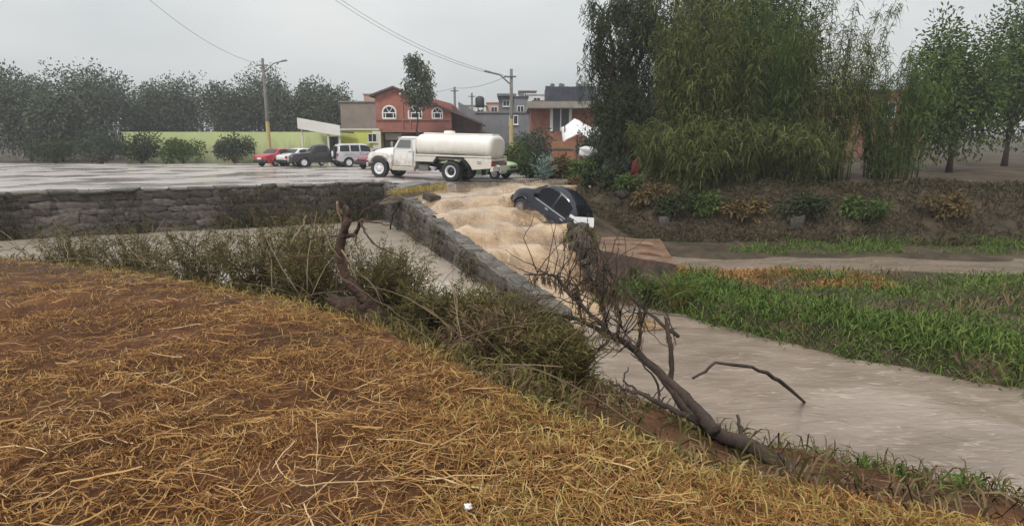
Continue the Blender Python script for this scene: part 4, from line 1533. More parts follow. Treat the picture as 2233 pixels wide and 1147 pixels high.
block_house('far_terracotta_house', 'small far terracotta house behind the grey house roof', 1062, 1096, 226, 100, M['pinkwall'], roof=M['brick2'], wins=((1078, 240, 1.0, .9),))
wt = thing('rooftop_water_tank', 'dark round water tank on legs on far rooftop left of the rooftop room', 'water tank', (hx(1047, 74), 74, hz(240, 74)))
part('tank', MB().lathe([(.001, .3), (.5, .3), (.55, .4), (.55, 1.3), (.4, 1.5), (.15, 1.6), (.001, 1.6)], axis='Z', n=18), M['black'], wt, True)
for a_ in range(3):
    part('leg', MB().tube([(.4 * math.cos(a_ * 2.1), .4 * math.sin(a_ * 2.1), -.7), (.4 * math.cos(a_ * 2.1), .4 * math.sin(a_ * 2.1), .35)], .05, 5), M['black'], wt)

# --- brick house on the right with slab roof and tin sheets on top
D = 47.0
bx = hx(1235, D)
rh = thing('flat_roof_brick_house', 'orange brick house with overhanging flat slab and dark tin sheets on its roof', 'house', (bx, D, 0))
lx = lambda px: hx(px, D) - bx
zt = hz(238, D)
part('wall', MB().box(((lx(1158) + lx(1318)) / 2, 3, zt / 2), (lx(1318) - lx(1158), 6, zt)), M['brick2'], rh)
part('roof_slab', MB().box(((lx(1150) + lx(1322)) / 2, 2.6, (hz(224, D) + zt) / 2), (lx(1322) - lx(1150), 7.6, hz(224, D) - zt)), M['concrete'], rh)
for i_ in range(9):
    xa_ = lx(1189) + i_ * (lx(1300) - lx(1189)) / 9
    w_ = (lx(1300) - lx(1189)) / 9
    sh = MB()
    zz0, zz1 = hz(222, D), hz(188, D) + rnd.uniform(-.06, .06)
    P_ = [[(xa_ + w_ * q / 6, .6 + .05 * math.sin(q * math.pi / 1.5), z_) for q in range(7)] for z_ in (zz0, zz1)]
    sh.grid(P_)
    part('tin_sheet', sh, M['tin'], rh, True)
part('shed_back', MB().box((lx(1245), 2.2, hz(203, D)), (lx(1298) - lx(1192), 3, hz(190, D) - hz(221, D))), M['tin'], rh)
for px, q in ((1205, .25), (1225, .35), (1262, .3), (1280, .2)):
    part('roof_weight', MB().box((lx(px), .9, hz(188, D) + .12), (q, .3, .25), (0, .2, .3)), M['greydark'], rh)
part('balcony_door', MB().box((lx(1223), -.02, hz(262, D)), (1.3, .05, 1.6)), M['glassgrey'], rh)
fdoor = MB()
for px in (1202, 1222, 1243):
    fdoor.box((lx(px), -.08, hz(262, D)), (.22 if px != 1222 else .09, .08, 1.7))
part('door_frame', fdoor, M['white'], rh)
win(rh, lx(1306), hz(262, D), .5, .85, 0, bars=(0, 2), frame=M['cream'])
part('roof_rubble', MB().box((lx(1175), .8, hz(222, D) + .06), (1.0, .5, .16), (0, 0, .2)), M['darkwall'], rh)

# --- dull red house and dark awning seen between the trees
D = 44.0
bx = hx(1450, D)
dh = thing('dull_red_house', 'dull red house seen in the gap between the two big trees', 'house', (bx, D, 0))
part('wall', MB().box((0, 3, hz(219, D) / 2), (hx(1540, D) - hx(1395, D), 6, hz(219, D))), M['darkwall'], dh)
part('roof', MB().prism([(hx(1385, D) - bx, hz(226, D)), (hx(1550, D) - bx, hz(196, D)), (hx(1550, D) - bx, hz(190, D)), (hx(1385, D) - bx, hz(220, D))], -.4, 6.4), M['brick2'], dh)
part('front_wall', MB().box((hx(1424, D) - bx, -.1, hz(232, D)), (1.5, .2, 1.1)), M['brick2'], dh)
aw = thing('dark_awning', 'dark green awning on posts under the big tree', 'awning', (hx(1395, 38), 38, 0))
part('sheet', MB().prism([(-1.9, hz(291, 38)), (1.4, hz(288, 38)), (1.4, hz(252, 38)), (-1.9, hz(255, 38))], 0, .05), M['awning'], aw)
for q in (-1.8, 1.3):
    part('post', MB().tube([(q, .1, 0), (q, .1, hz(255, 38))], .05, 6), M['black'], aw)
# houses beyond the frame of the photograph, closing the street on both sides
block_house('terracotta_house', 'terracotta house far right behind the reeds', 1760, 2010, 200, 52, M['brick2'], wins=((1830, 240, 1.2, 1.2), (1930, 240, 1.2, 1.2)))


# ------------------------------------------------------------------ street lamps, poles and wires
def lamp(name, label, px, pyt, D, arm, pyb=None):
    z0 = 0.0
    t = thing(name, label, 'street lamp', (hx(px, D), D, z0))
    H_ = hz(pyt, D)
    part('pole', MB().tube([(0, 0, -.2), (0, 0, H_)], [.17, .105], 10), M['pole'], t, True)
    part('painted_band', MB().tube([(0, 0, 0), (0, 0, 3.6)], [.176, .152], 10, cap=False), M['poleband'], t, True)
    part('cross_arm', MB().box((-.1, -.1, H_ - .55), (.9, .09, .1)), M['pole'], t)
    pts_ = [(arm * a_, 0, H_ - b_) for a_, b_ in ((.0, 1.12), (.85, .4), (1.0, .36), (1.55, .22))]
    part('lamp_arm', MB().tube(pts_, .045, 7), M['pole'], t, True)
    hd = MB()
    hd.box((arm * 1.72, 0, H_ - .18), (.55, .2, .12), (0, R(-10) * (1 if arm > 0 else -1), 0), taper=.7)
    part('lamp_head', hd, M['greydark'], t, bevel=.03)
    for q in (-.4, .3):
        part('insulator', MB().lathe([(.001, 0), (.05, 0), (.06, .1), (.03, .16), (.001, .18)], (-.1 + q, -.1, H_ - .5), 'Z', 8), M['white'], t)
    return t, Vector((hx(px, D), D, H_))


_, L1 = lamp('street_lamp', 'tall concrete street lamp with arm reaching left above the tank truck rear', 1115, 151, 45, -1)
_, L2 = lamp('street_lamp', 'concrete street lamp at far left beside the parked red car', 585, 128, 50, 1)
pol = []
for px, pyt, D, lb in ((993, 190, 62, 'thin utility pole rising behind the long roof of the arched window house'),
                       (1030, 203, 70, 'short utility pole between thin pole and rooftop water tank')):
    t = thing('utility_pole', lb, 'pole', (hx(px, D), D, 0))
    part('pole', MB().tube([(0, 0, 0), (0, 0, hz(pyt, D))], [.16, .11], 8), M['pole'], t, True)
    part('cross_arm', MB().box((0, -.1, hz(pyt, D) - .4), (.8, .08, .09)), M['pole'], t)
    pol.append(Vector((hx(px, D), D, hz(pyt, D))))


def wire(label, a_, b_, sag, n=24, r=.016):
    pts_ = []
    for q in range(n + 1):
        t = q / n
        p = a_.lerp(b_, t)
        pts_.append((p.x, p.y, p.z - sag * 4 * t * (1 - t)))
    o_ = part('overhead_wire', MB().tube(pts_, r, 5), M['wire'], None, True)
    return tag(o_, label, 'wire', 'overhead wires')


wire('overhead wire from tall street lamp down to thin utility pole', L1 + Vector((-.3, 0, -.5)), pol[0] + Vector((0, 0, -.1)), .3)
wire('overhead wire running from thin utility pole behind the brick house roof', pol[0] + Vector((0, 0, -.1)), dp(820, 214, 70), .3)
wire('upper of the two wires crossing the sky at upper left', dp(660, -60, 40), L1 + Vector((-.4, 0, -.45)), .9, r=.012)
wire('lower of the two wires crossing the sky at upper left', dp(640, -66, 39), L1 + Vector((.1, 0, -.6)), 1.1, r=.012)
wire('faint overhead wire from far left lamp across the pale sky', L2 + Vector((0, 0, -.5)), dp(280, -40, 38), .8, r=.012)


# ------------------------------------------------------------------ concrete block in the channel
blk = thing('concrete_block', 'rust stained concrete block with three water filled hollows beside river', 'block', (2.95, 15.3, -2.3))
bo = blk.location
f0, f1 = gp(1306, 546, -1.0), gp(1476, 578, -1.0)
b0, b1 = gp(1312, 516, -1.0), gp(1440, 522, -1.0)
top4 = [Vector((p.x - bo.x, p.y - bo.y, 1.3)) for p in (f0, f1, b1, b0)]
mb = MB()
def bil(u, v, z):
    a_ = top4[0].lerp(top4[1], u)
    b_ = top4[3].lerp(top4[2], u)
    p = a_.lerp(b_, v)
    return (p.x, p.y, z)
us = np.linspace(0, 1, 33)
HOL = ((.30, .62, .13, .10), (.68, .70, .15, .10), (.72, .30, .17, .11))
def hol(u, v):
    d = 0
    for a_, b_, ra, rb_ in HOL:
        q = ((u - a_) / ra) ** 2 + ((v - b_) / rb_) ** 2
        d = max(d, .10 * float(1 - sstep(.7, 1.15, q)))
    return d
mb.grid([[bil(u, v, 1.3 - hol(u, v) + .012 * math.sin(u * 9 + v * 5)) for u in us] for v in us])
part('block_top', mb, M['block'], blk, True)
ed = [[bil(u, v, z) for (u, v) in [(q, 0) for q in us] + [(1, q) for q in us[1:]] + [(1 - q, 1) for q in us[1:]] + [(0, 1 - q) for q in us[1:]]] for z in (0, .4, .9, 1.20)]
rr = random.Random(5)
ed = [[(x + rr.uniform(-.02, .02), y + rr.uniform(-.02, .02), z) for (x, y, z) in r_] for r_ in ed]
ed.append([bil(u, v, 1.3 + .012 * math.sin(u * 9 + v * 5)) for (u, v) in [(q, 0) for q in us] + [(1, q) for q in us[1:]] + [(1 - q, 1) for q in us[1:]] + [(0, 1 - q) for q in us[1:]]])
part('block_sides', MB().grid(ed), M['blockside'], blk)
for a_, b_, ra, rb_ in HOL:
    pts_ = [bil(a_ + ra * 1.02 * math.cos(q), b_ + rb_ * 1.02 * math.sin(q), 1.262) for q in np.linspace(0, 2 * math.pi, 25)[:-1]]
    part('puddle', MB().add(pts_, [tuple(range(24))]), M['wetpuddle'] if 'wetpuddle' in M else mat('rusty_puddle', (.16, .075, .045), .12), blk)

# wrecked masonry and drift piled below the car, at the right of the cascade
dbr = thing('debris_heap', 'dark heap of rubble and drift branches below the dark car at cascade edge', 'debris', (2.05, 17.4, -2.2))
mb = MB()
rowsd = []
for q in range(13):
    a_ = 2 * math.pi * q / 13
    pass
P_ = []
for r_ in range(9):
    t = r_ / 8
    row = []
    for q in range(18):
        a_ = 2 * math.pi * q / 18
        rad = (1.0 - .62 * t) * (1 + .22 * math.sin(3 * a_ + r_) + .15 * math.sin(7 * a_ + 2 * r_))
        row.append((.62 * rad * math.cos(a_) - .05, 1.5 * rad * math.sin(a_) - .25 + .55 * t, 1.5 * t + .08 * math.sin(5 * a_ + r_ * 2)))
    P_.append(row)
mb.grid(P_, closed=True)
mb.add(P_[-1], [tuple(range(18))])
part('mud_core', mb, M['debris'], dbr, True)
MUDDY = [stone_mesh('rubble_stone', M['debris'], 50 + i) for i in range(3)]
for q in range(14):
    a_ = rnd.uniform(0, 6.28)
    t = rnd.uniform(0, .95)
    rad = 1.0 - .6 * t
    link('rubble_stone', MUDDY[q % 3], dbr, (.62 * rad * math.cos(a_), 1.45 * rad * math.sin(a_) - .25 + .5 * t, 1.5 * t + .05),
         (rnd.uniform(0, 3), rnd.uniform(0, 3), rnd.uniform(0, 3)), (rnd.uniform(.2, .45), rnd.uniform(.2, .35), rnd.uniform(.15, .3)))
C_, D_ = [], []
for _ in range(1500):
    a_, t = rnd.uniform(0, 6.28), rnd.random()
    rad = 1.05 - .62 * t
    C_.append((.62 * rad * math.cos(a_), 1.5 * rad * math.sin(a_) - .25 + .55 * t, 1.5 * t))
    D_.append((rnd.gauss(0, .5), rnd.gauss(-.2, .5), rnd.gauss(-.6, .5)))
link('drift_weeds', leaf_mesh('drift_weeds', np.array(C_), np.array(D_), rng.uniform(.12, .45, len(C_)), .022, M['scrub'], droop=.3), dbr)['kind'] = 'stuff'
for q in range(40):
    p = Vector((rnd.uniform(-.7, .4), rnd.uniform(-1.5, .8), rnd.uniform(.6, 1.6)))
    pts_ = [p]
    dv = Vector((rnd.uniform(-.5, .5), rnd.uniform(-.6, .1), -rnd.uniform(.2, 1)))
    for _ in range(5):
        pts_.append(pts_[-1] + dv * .2)
        dv += Vector((rnd.uniform(-.3, .3), rnd.uniform(-.3, .3), rnd.uniform(-.3, .1)))
    part('drift_branch', MB().tube(pts_, [.028, .024, .02, .016, .012, .006], 5), M['twig'], dbr, True)

# grassy island of broken paving at the top of the ramp
isl = thing('grass_island', 'small grass tuft island with broken slab in the flood at head of cascade', 'island', (0, 0, 0))
pI = gp(918, 418, -.16)
isl.location = (pI.x, pI.y, -.55)
P_ = []
for r_ in range(7):
    t = r_ / 6
    row = []
    for q in range(22):
        a_ = 2 * math.pi * q / 22
        rad = (1 - .8 * t ** 1.5) * (1 + .13 * math.sin(3 * a_ + 1) + .08 * math.sin(7 * a_))
        xx, yy = .62 * rad * math.cos(a_), 2.6 * rad * math.sin(a_)
        row.append((xx * .93 - yy * -.34, xx * -.34 + yy * .93 * 1, .15 + .33 * math.sin(t * math.pi / 2)))
    P_.append(row)
mb = MB().grid(P_, closed=True)
mb.add(P_[-1], [tuple(range(22))])
part('earth_mound', mb, M['mud'], isl, True)
mb = MB().box((-.75, 2.1, .52), (1.5, .8, .12), (.1, -.14, .5))
part('slab', mb, M['greydark'], isl, bevel=.02)
part('slab', MB().box((.75, -2.45, .36), (.5, .45, .26), (.2, .15, .8)), M['debris'], isl, bevel=.03)
C_ = []
for _ in range(1600):
    a_, r_ = rnd.uniform(0, 6.28), math.sqrt(rnd.random()) * .9
    xx, yy = .62 * r_ * math.cos(a_), 2.6 * r_ * math.sin(a_)
    C_.append((xx * .93 + yy * .34, -xx * .34 + yy * .93, .42 + .06 * (1 - r_)))
C_ = np.array(C_)
Dn = rng.normal(size=C_.shape) * .6 + np.array([0, 0, 1.0])
part_o = link('grass_blades', leaf_mesh('grass_blades', C_, Dn, rng.uniform(.12, .3, len(C_)), .02, M['edgegrass'], droop=.3), isl)


# ------------------------------------------------------------------ plants
def stems_part(parent, name, paths, m, n=5):
    mb_ = MB()
    for pts_, rad in paths:
        mb_.tube(pts_, rad, n)
    return part(name, mb_, m, parent, True)


def shrub(name, label, loc, h, spread, nst, nleaf, m, wood=M['twig'], ll=.10, lw=.016, lean=(0, 0), cat='shrub', up=.7, group=None, wood_r=.011, bare=.2, cloud=0.0):
    """upright stems fanning from the base, set with narrow leaves"""
    t = thing(name, label, cat, loc, group=group)
    paths, C_, D_ = [], [], []
    for _ in range(nst):
        a_ = rnd.uniform(0, 6.28)
        k_ = rnd.random() ** .7
        b = Vector((math.cos(a_), math.sin(a_), 0)) * spread * .35 * k_
        hh = h * rnd.uniform(.5, 1.05)
        out = Vector((math.cos(a_ + rnd.uniform(-.6, .6)) * spread * k_ + lean[0], math.sin(a_ + rnd.uniform(-.6, .6)) * spread * k_ + lean[1], 0))
        pts_ = []
        for q in range(6):
            tt = q / 5
            pts_.append(b + out * tt ** 1.5 * .8 + Vector((rnd.uniform(-.03, .03), rnd.uniform(-.03, .03), hh * (tt - .12 * tt * tt))))
        paths.append((pts_, [wood_r * (1 - .8 * q / 5) for q in range(6)]))
        for _ in range(nleaf):
            tt = bare + (1 - bare) * rnd.random()
            f_ = tt * 5
            i_ = min(int(f_), 4)
            p = pts_[i_].lerp(pts_[i_ + 1], f_ - i_)
            tg = (pts_[i_ + 1] - pts_[i_]).normalized()
            d = tg * up + Vector((rnd.gauss(0, .6), rnd.gauss(0, .6), rnd.gauss(0, .35)))
            C_.append(p + Vector((rnd.gauss(0, 1), rnd.gauss(0, 1), rnd.gauss(0, 1))) * cloud)
            D_.append(d)
    stems_part(t, 'stems', paths, wood)
    C_ = np.array(C_)
    link('leaves', leaf_mesh('leaves', C_, np.array(D_), rng.uniform(.55, 1.3, len(C_)) * ll, lw, m, droop=.15), t)
    return t


def gz(x, y):
    return float(ground_z(np.array([x]), np.array([y]))[0])


def bush(name, label, loc, rx, ry, rz, n, m, ll=.12, lw=.05, clumps=9, cat='bush', wood=M['twig'], group=None, trunk=0.0):
    """rounded leafy bush: leaf clumps of different size spread over a lumpy body"""
    t = thing(name, label, cat, loc, group=group)
    C_, D_, paths = [], [], []
    for q in range(clumps):
        a_ = rnd.uniform(0, 6.28)
        k_ = rnd.random() ** .5
        c = Vector((math.cos(a_) * rx * .72 * k_, math.sin(a_) * ry * .72 * k_, rz * (.35 + .62 * rnd.random() * (1 - .35 * k_))))
        rr_ = rnd.uniform(.28, .5)
        if trunk:
            tz = max(trunk * rz, c.z * .45)
            paths.append(([(rnd.uniform(-.05, .05), rnd.uniform(-.05, .05), -.05), (0, 0, trunk * rz * .5), (c.x * .08, c.y * .08, tz), (c.x * .5, c.y * .5, (c.z + tz) / 2), tuple(c)], [.13, .11, .08, .05, .015]))
        else:
            paths.append(([(0, 0, -.05), (c.x * .4, c.y * .4, c.z * .6), tuple(c)], [.04, .025, .01]))
        for _ in range(n // clumps):
            v = Vector((rnd.gauss(0, 1), rnd.gauss(0, 1), rnd.gauss(0, 1))).normalized() * rnd.random() ** .4
            p = c + Vector((v.x * rx * rr_, v.y * ry * rr_, v.z * rz * rr_ * .8))
            if p.z < .02:
                p.z = .02
            C_.append(p)
            D_.append(v + Vector((rnd.gauss(0, .5), rnd.gauss(0, .5), rnd.gauss(0, .5) - .1)))
    stems_part(t, 'stems', paths, wood)
    C_ = np.array(C_)
    link('foliage', leaf_mesh('foliage', C_, np.array(D_), rng.uniform(.6, 1.3, len(C_)) * ll, lw, m, droop=.1), t)
    return t


def limb_path(a_, b_, n=7, wob=.12, sag=0.0):
    a_, b_ = Vector(a_), Vector(b_)
    L_ = (b_ - a_).length
    pts_ = []
    for q in range(n + 1):
        t = q / n
        p = a_.lerp(b_, t)
        if 0 < q < n:
            p += Vector((rnd.uniform(-1, 1), rnd.uniform(-1, 1), rnd.uniform(-1, 1))) * wob * L_ / n
        p.z -= sag * 4 * t * (1 - t)
        pts_.append(p)
    return pts_


# --- big drooping pepper tree
tb = Vector((hx(1385, 30), 30, .25))
tree = thing('drooping_tree', 'tall dark tree with several stems and drooping foliage above the far bank', 'tree', tb)
paths = []
trunks = [((-.25, 0, -.3), (-1.5, .3, 7.6), .22), ((.15, .2, -.3), (-.1, .4, 8.5), .26), ((.4, -.1, -.3), (1.0, .2, 7.0), .2), ((0, .3, -.3), (-.55, -.4, 7.8), .18)]
limbs = []
for a_, b_, r_ in trunks:
    p = limb_path(a_, b_, 9, .5)
    paths.append((p, [r_ * (1 - .75 * q / 9) for q in range(10)]))
    for q in range(3, 10):
        for _ in range(2):
            an = rnd.uniform(0, 6.28)
            ln = rnd.uniform(.9, 2.3) * (1.15 - .04 * q)
            e_ = p[q] + Vector((math.cos(an) * ln, math.sin(an) * ln * .8, rnd.uniform(.2, 1.0)))
            lp = limb_path(p[q], e_, 5, .3)
            paths.append((lp, [.06 * (1 - .7 * k_ / 5) for k_ in range(6)]))
            limbs.append(lp)
stems_part(tree, 'trunk', paths, M['bark'], 7)
C_, D_ = [], []
for lp in limbs:
    for _ in range(40):
        f_ = rnd.uniform(.25, 1) * 5
        i_ = min(int(f_), 4)
        p = lp[i_].lerp(lp[i_ + 1], f_ - i_) + Vector((rnd.gauss(0, .22), rnd.gauss(0, .22), rnd.gauss(0, .15)))
        ln = rnd.uniform(.5, 1.5)
        sway = Vector((rnd.gauss(0, .16), rnd.gauss(0, .16), -1))
        for q in range(11):
            c = p + sway * ln * q / 11 + Vector((rnd.gauss(0, .04), rnd.gauss(0, .04), 0))
            C_.append(c)
            D_.append(Vector((rnd.gauss(0, .6), rnd.gauss(0, .6), -.7)))
# extra skirts of foliage lower down, left side of the trunk
for _ in range(520):
    an = rnd.uniform(0, 6.28)
    rr_ = rnd.uniform(.3, 1.0)
    p = Vector((-.9 + math.cos(an) * 1.25 * rr_, math.sin(an) * 1.0 * rr_, rnd.uniform(1.6, 4.4)))
    ln = rnd.uniform(.4, 1.2)
    for q in range(10):
        C_.append(p + Vector((rnd.gauss(0, .06), rnd.gauss(0, .06), -ln * q / 10)))
        D_.append(Vector((rnd.gauss(0, .6), rnd.gauss(0, .6), -.7)))
C_ = np.array(C_)
link('crown', leaf_mesh('crown', C_, np.array(D_), rng.uniform(.12, .26, len(C_)), .05, M['leafdark'], droop=.1), tree)


# --- tall giant reed clumps / leafy mass at the right edge
def reeds(label, loc, n, h, spread, m, lean=(0, 0), ll=.30, lw=.032, nl=120):
    t = thing('giant_reed_clump', label, 'reeds', loc, group='tall reeds on the far bank')
    paths, C_, D_ = [], [], []
    for _ in range(n):
        a_ = rnd.uniform(0, 6.28)
        k_ = math.sqrt(rnd.random())
        b = Vector((math.cos(a_), math.sin(a_), 0)) * spread * .55 * k_
        out = Vector((math.cos(a_) * spread * .6 * k_ + rnd.gauss(0, .25) + lean[0], math.sin(a_) * spread * .6 * k_ + rnd.gauss(0, .25) + lean[1], 0))
        hh = h * rnd.uniform(.55, 1.05)
        pts_ = [b + out * (q / 6) ** 2 + Vector((0, 0, hh * (q / 6) * (1 - .06 * q / 6) - .2)) for q in range(7)]
        paths.append((pts_, [.02 * (1 - .7 * q / 6) for q in range(7)]))
        for q in range(nl):
            tt = .12 + .88 * rnd.random() ** .8
            f_ = tt * 6
            i_ = min(int(f_), 5)
            p = pts_[i_].lerp(pts_[i_ + 1], f_ - i_)
            an = rnd.uniform(0, 6.28)
            C_.append(p + Vector((rnd.gauss(0, .08), rnd.gauss(0, .08), 0)))
            D_.append(Vector((math.cos(an), math.sin(an), rnd.uniform(-1.1, .55))))
    stems_part(t, 'canes', paths, M['leafolive'], 4)
    C_ = np.array(C_)
    link('leaves', leaf_mesh('leaves', C_, np.array(D_), rng.uniform(.6, 1.25, len(C_)) * ll, lw, m, droop=.55), t)
    return t


for px, d, n, h, sp_, m_, lb in ((1500, 25.5, 80, 8.6, 1.7, 'leafolive', 'olive giant reed clump nearest the drooping tree'),
                                 (1565, 24.6, 80, 8.2, 1.6, 'leafolive', 'tall olive reed clump right of the one nearest the drooping tree'),
                                 (1660, 25.2, 80, 8.8, 1.9, 'leafmid', 'dense green reed clump in the middle of the right reed belt'),
                                 (1800, 25.0, 70, 7.4, 1.9, 'leafolive', 'olive reed clump second from right end of reed belt'),
                                 (1950, 25.0, 60, 6.2, 1.8, 'leafmid', 'shorter green reed clump at right end of reed belt')):
    x_ = hx(px, d)
    reeds(lb, (x_, d, gz(x_, d) - .05), n, h, sp_, M[m_])
# low reed skirt hanging over the bank edge
for px, d, lb in ((1452, 24.6, 'low pale reed tuft overhanging bank below the drooping tree'), (1515, 23.4, 'low olive reed tuft overhanging the bank at foot of tall reeds'),
                  (1610, 24.0, 'low olive reed tuft overhanging bank right of tall reeds'), (1740, 23.6, 'low reed tuft overhanging bank in front of green reed clump')):
    x_ = hx(px, d)
    reeds(lb, (x_, d, gz(x_, d) - .05), 46, 2.8, 1.3, M['leafolive'], lean=(0, -.6), nl=90, ll=.34)
for px, d, h, lb in ((1500, 32, 9.5, 'dark tree filling the gap behind the olive reeds'), (1580, 30, 10.5, 'dark tall tree behind the tall olive reed clump'), (1690, 31, 9.0, 'dark tree behind the dense green reed clump'), (2080, 30, 7.0, 'round leafed tree at far right behind reeds'), (2200, 34, 8.5, 'tall leafy tree at the far right edge')):
    x_ = hx(px, d)
    t = bush('leafy_tree', lb, (x_, d, gz(x_, d)), 2.1 if px < 1700 else 2.6, 2.2, h, 12000, M['leafdark' if px < 1700 else 'leafmid'], ll=.2, lw=.085, clumps=30, cat='tree', wood=M['bark'], trunk=.25)

# --- small slender tree before the brick house
tt_ = Vector((hx(915, 54), 54, 0))
t = thing('slender_tree', 'slender tree with oval crown rising above the brick house roof', 'tree', tt_)
zc = hz(160, 54)
paths = [(limb_path((0, 0, 0), (-.1, .2, zc + 1.0), 9, .25), [.13 * (1 - .8 * q / 9) for q in range(10)])]
C_, D_ = [], []
for _ in range(46):
    f_ = rnd.random()
    zz = hz(212, 54) + (hz(121, 54) - hz(212, 54)) * f_
    rad = (1.35 * (1 - f_ * .35) * (1.0 if f_ > .25 else .75 + f_) * (1 - max(0, f_ - .8) * 2.6))
    an = rnd.uniform(0, 6.28)
    e_ = Vector((math.cos(an) * rad, math.sin(an) * rad, zz))
    lp = limb_path((-.05, .1, max(2.5, zz - .9)), e_, 4, .3)
    paths.append((lp, [.03, .024, .018, .012, .008]))
    for _ in range(60):
        q = rnd.uniform(.35, 1)
        c = Vector(lp[0]).lerp(e_, q) + Vector((rnd.gauss(0, .25), rnd.gauss(0, .25), rnd.gauss(-.1, .28)))
        C_.append(c)
        D_.append((rnd.gauss(0, .6), rnd.gauss(0, .6), -.5))
stems_part(t, 'trunk', paths, M['bark'], 6)
C_ = np.array(C_)
link('crown', leaf_mesh('crown', C_, np.array(D_), rng.uniform(.2, .38, len(C_)), .11, M['farleaf'], droop=.1), t)

# --- distant trees at left
for px, pyt, d, rx, lb in ((640, 186, 84, 3.4, 'hazy tree at left end of the far tree row by the photo edge'), (690, 181, 82, 3.6, 'tallest round crowned tree in far row behind the white canopy'),
                           (737, 200, 80, 3.0, 'lower dark tree of far row beside the brown walled building'),
                           (585, 165, 88, 4.2, 'broad tree behind the far left street lamp'), (500, 190, 85, 4.0, 'rounded tree behind the lime wall at left'),
                           (400, 170, 88, 4.6, 'tall tree left of centre behind pale lime wall'), (60, 160, 70, 4.6, 'large tree at far left edge of the street'),
                           (330, 196, 84, 3.4, 'low tree between two taller trees behind pale lime wall'), (210, 150, 76, 5.0, 'tallest tree at left behind end of the lime wall'), (130, 205, 66, 3.6, 'low round tree in front of the tallest left tree')):
    h_ = hz(pyt, d)
    bush('far_tree', lb, (hx(px, d), d, 0), rx, rx, h_ * .98, 12000, M['farleaf'], ll=.34, lw=.16, clumps=34, cat='tree', wood=M['bark'], group='far trees behind the street', trunk=.2)

# --- bushes on the verge between street and houses, right of the truck
for px, pyt, d, rx, m_, n, lb in (
        (1112, 316, 37, 1.1, 'leafmid', 1500, 'green bush just right of the tank truck rear'),
        (1150, 300, 39, 1.3, 'leafgrey', 1700, 'grey green bush below street lamp right of truck'),
        (1160, 345, 33, 1.0, 'leafdark', 1300, 'dark green bush low beside the green car'),
        (1222, 350, 32.5, 1.0, 'leafbrown', 1300, 'brownish bush before the rusty sheet on bank top'),
        (1268, 346, 32, 1.0, 'leafmid', 1400, 'mid green bush under the white bags'),
        (1330, 330, 33, 1.1, 'leafdark', 1500, 'dark bush left of drooping tree trunk'),
        (1440, 300, 34, 1.6, 'leafdark', 2000, 'tall dark bush right of drooping tree trunk'),
        (1350, 372, 29, .8, 'leafgrey', 900, 'low grey green bush on bank edge before drooping tree'),
        (1300, 290, 38, 1.2, 'leafgrey', 1500, 'grey green bush behind the white tarpaulin'),
        (1185, 290, 41, 1.4, 'leafgrey', 1500, 'pale bush in front of orange brick house wall')):
    x_ = hx(px, d)
    z_ = gz(x_, d)
    bush('verge_bush', lb, (x_, d, z_), rx, rx * .9, max(.8, hz(pyt, d) - z_), n, M[m_], ll=.2, lw=.085, clumps=12, group='bushes on the far verge')
for px, py, rx, h_, m_, lb in ((1262, 420, .7, .6, 'leafbrown', 'low brownish bush on far bank face right of the dark car'), (1315, 432, .8, .7, 'leafdark', 'dark low bush halfway down far bank above concrete block'),
                              (1372, 428, .7, .7, 'leafmid', 'green low bush on far bank face below drooping tree'), (1432, 440, .8, .8, 'leafbrown', 'brown low bush on far bank face below white carton'),
                              (1490, 452, .9, .9, 'leafdark', 'dark low bush on far bank face below low reed tufts'), (1545, 448, .9, .9, 'leafmid', 'green low bush on far bank near photo right edge'),
                              (1640, 450, .9, .8, 'leafbrown', 'brown low bush on far bank under green reed clump'), (1760, 446, 1.0, .9, 'leafdark', 'dark low bush on far bank right part'),
                              (1900, 448, 1.0, .8, 'leafmid', 'green low bush on far bank toward far right'), (2080, 440, 1.0, .9, 'leafbrown', 'brown low bush on far bank at far right')):
    d_ = float(np.interp(hx(px, 23.0), [p[0] for p in FB[1:]], [p[1] for p in FB[1:]])) - .8 - (py - 430) * .02
    x_ = hx(px, d_)
    bush('bank_bush', lb, (x_, d_, gz(x_, d_) - .05), rx, rx * .6, h_, 900, M[m_], ll=.15, lw=.06, clumps=10, group='low bushes on the far bank')
tp = Vector((hx(1186, 31.2), 31.2, gz(hx(1186, 31.2), 31.2)))
shrub('blue_green_plant', 'pale blue green spiky plant standing before the dark verge bushes', tp, 1.7, .65, 26, 14, M['leafteal'], ll=.30, lw=.05, cat='plant', wood_r=.014)

for px, pyt, rx, m_, lb in ((300, 268, 2.0, 'leafdark', 'dark bush at left end of the pale lime wall'), (392, 286, 1.5, 'leafmid', 'green bush against the pale lime wall'),
                           (505, 276, 1.6, 'leafgrey', 'grey green bush before pale lime wall near far left lamp'), (210, 275, 2.2, 'leafgrey', 'broad grey green bush beyond left end of the lime wall'),
                           (110, 282, 2.2, 'leafdark', 'dark bush at the far left of the street')):
    x_ = hx(px, 55)
    bush('verge_bush', lb, (x_, 55.2, 0), rx * 1.3, rx * .7, hz(pyt, 55) * .75, 2400, M[m_], ll=.24, lw=.1, clumps=14, group='bushes along the lime wall')

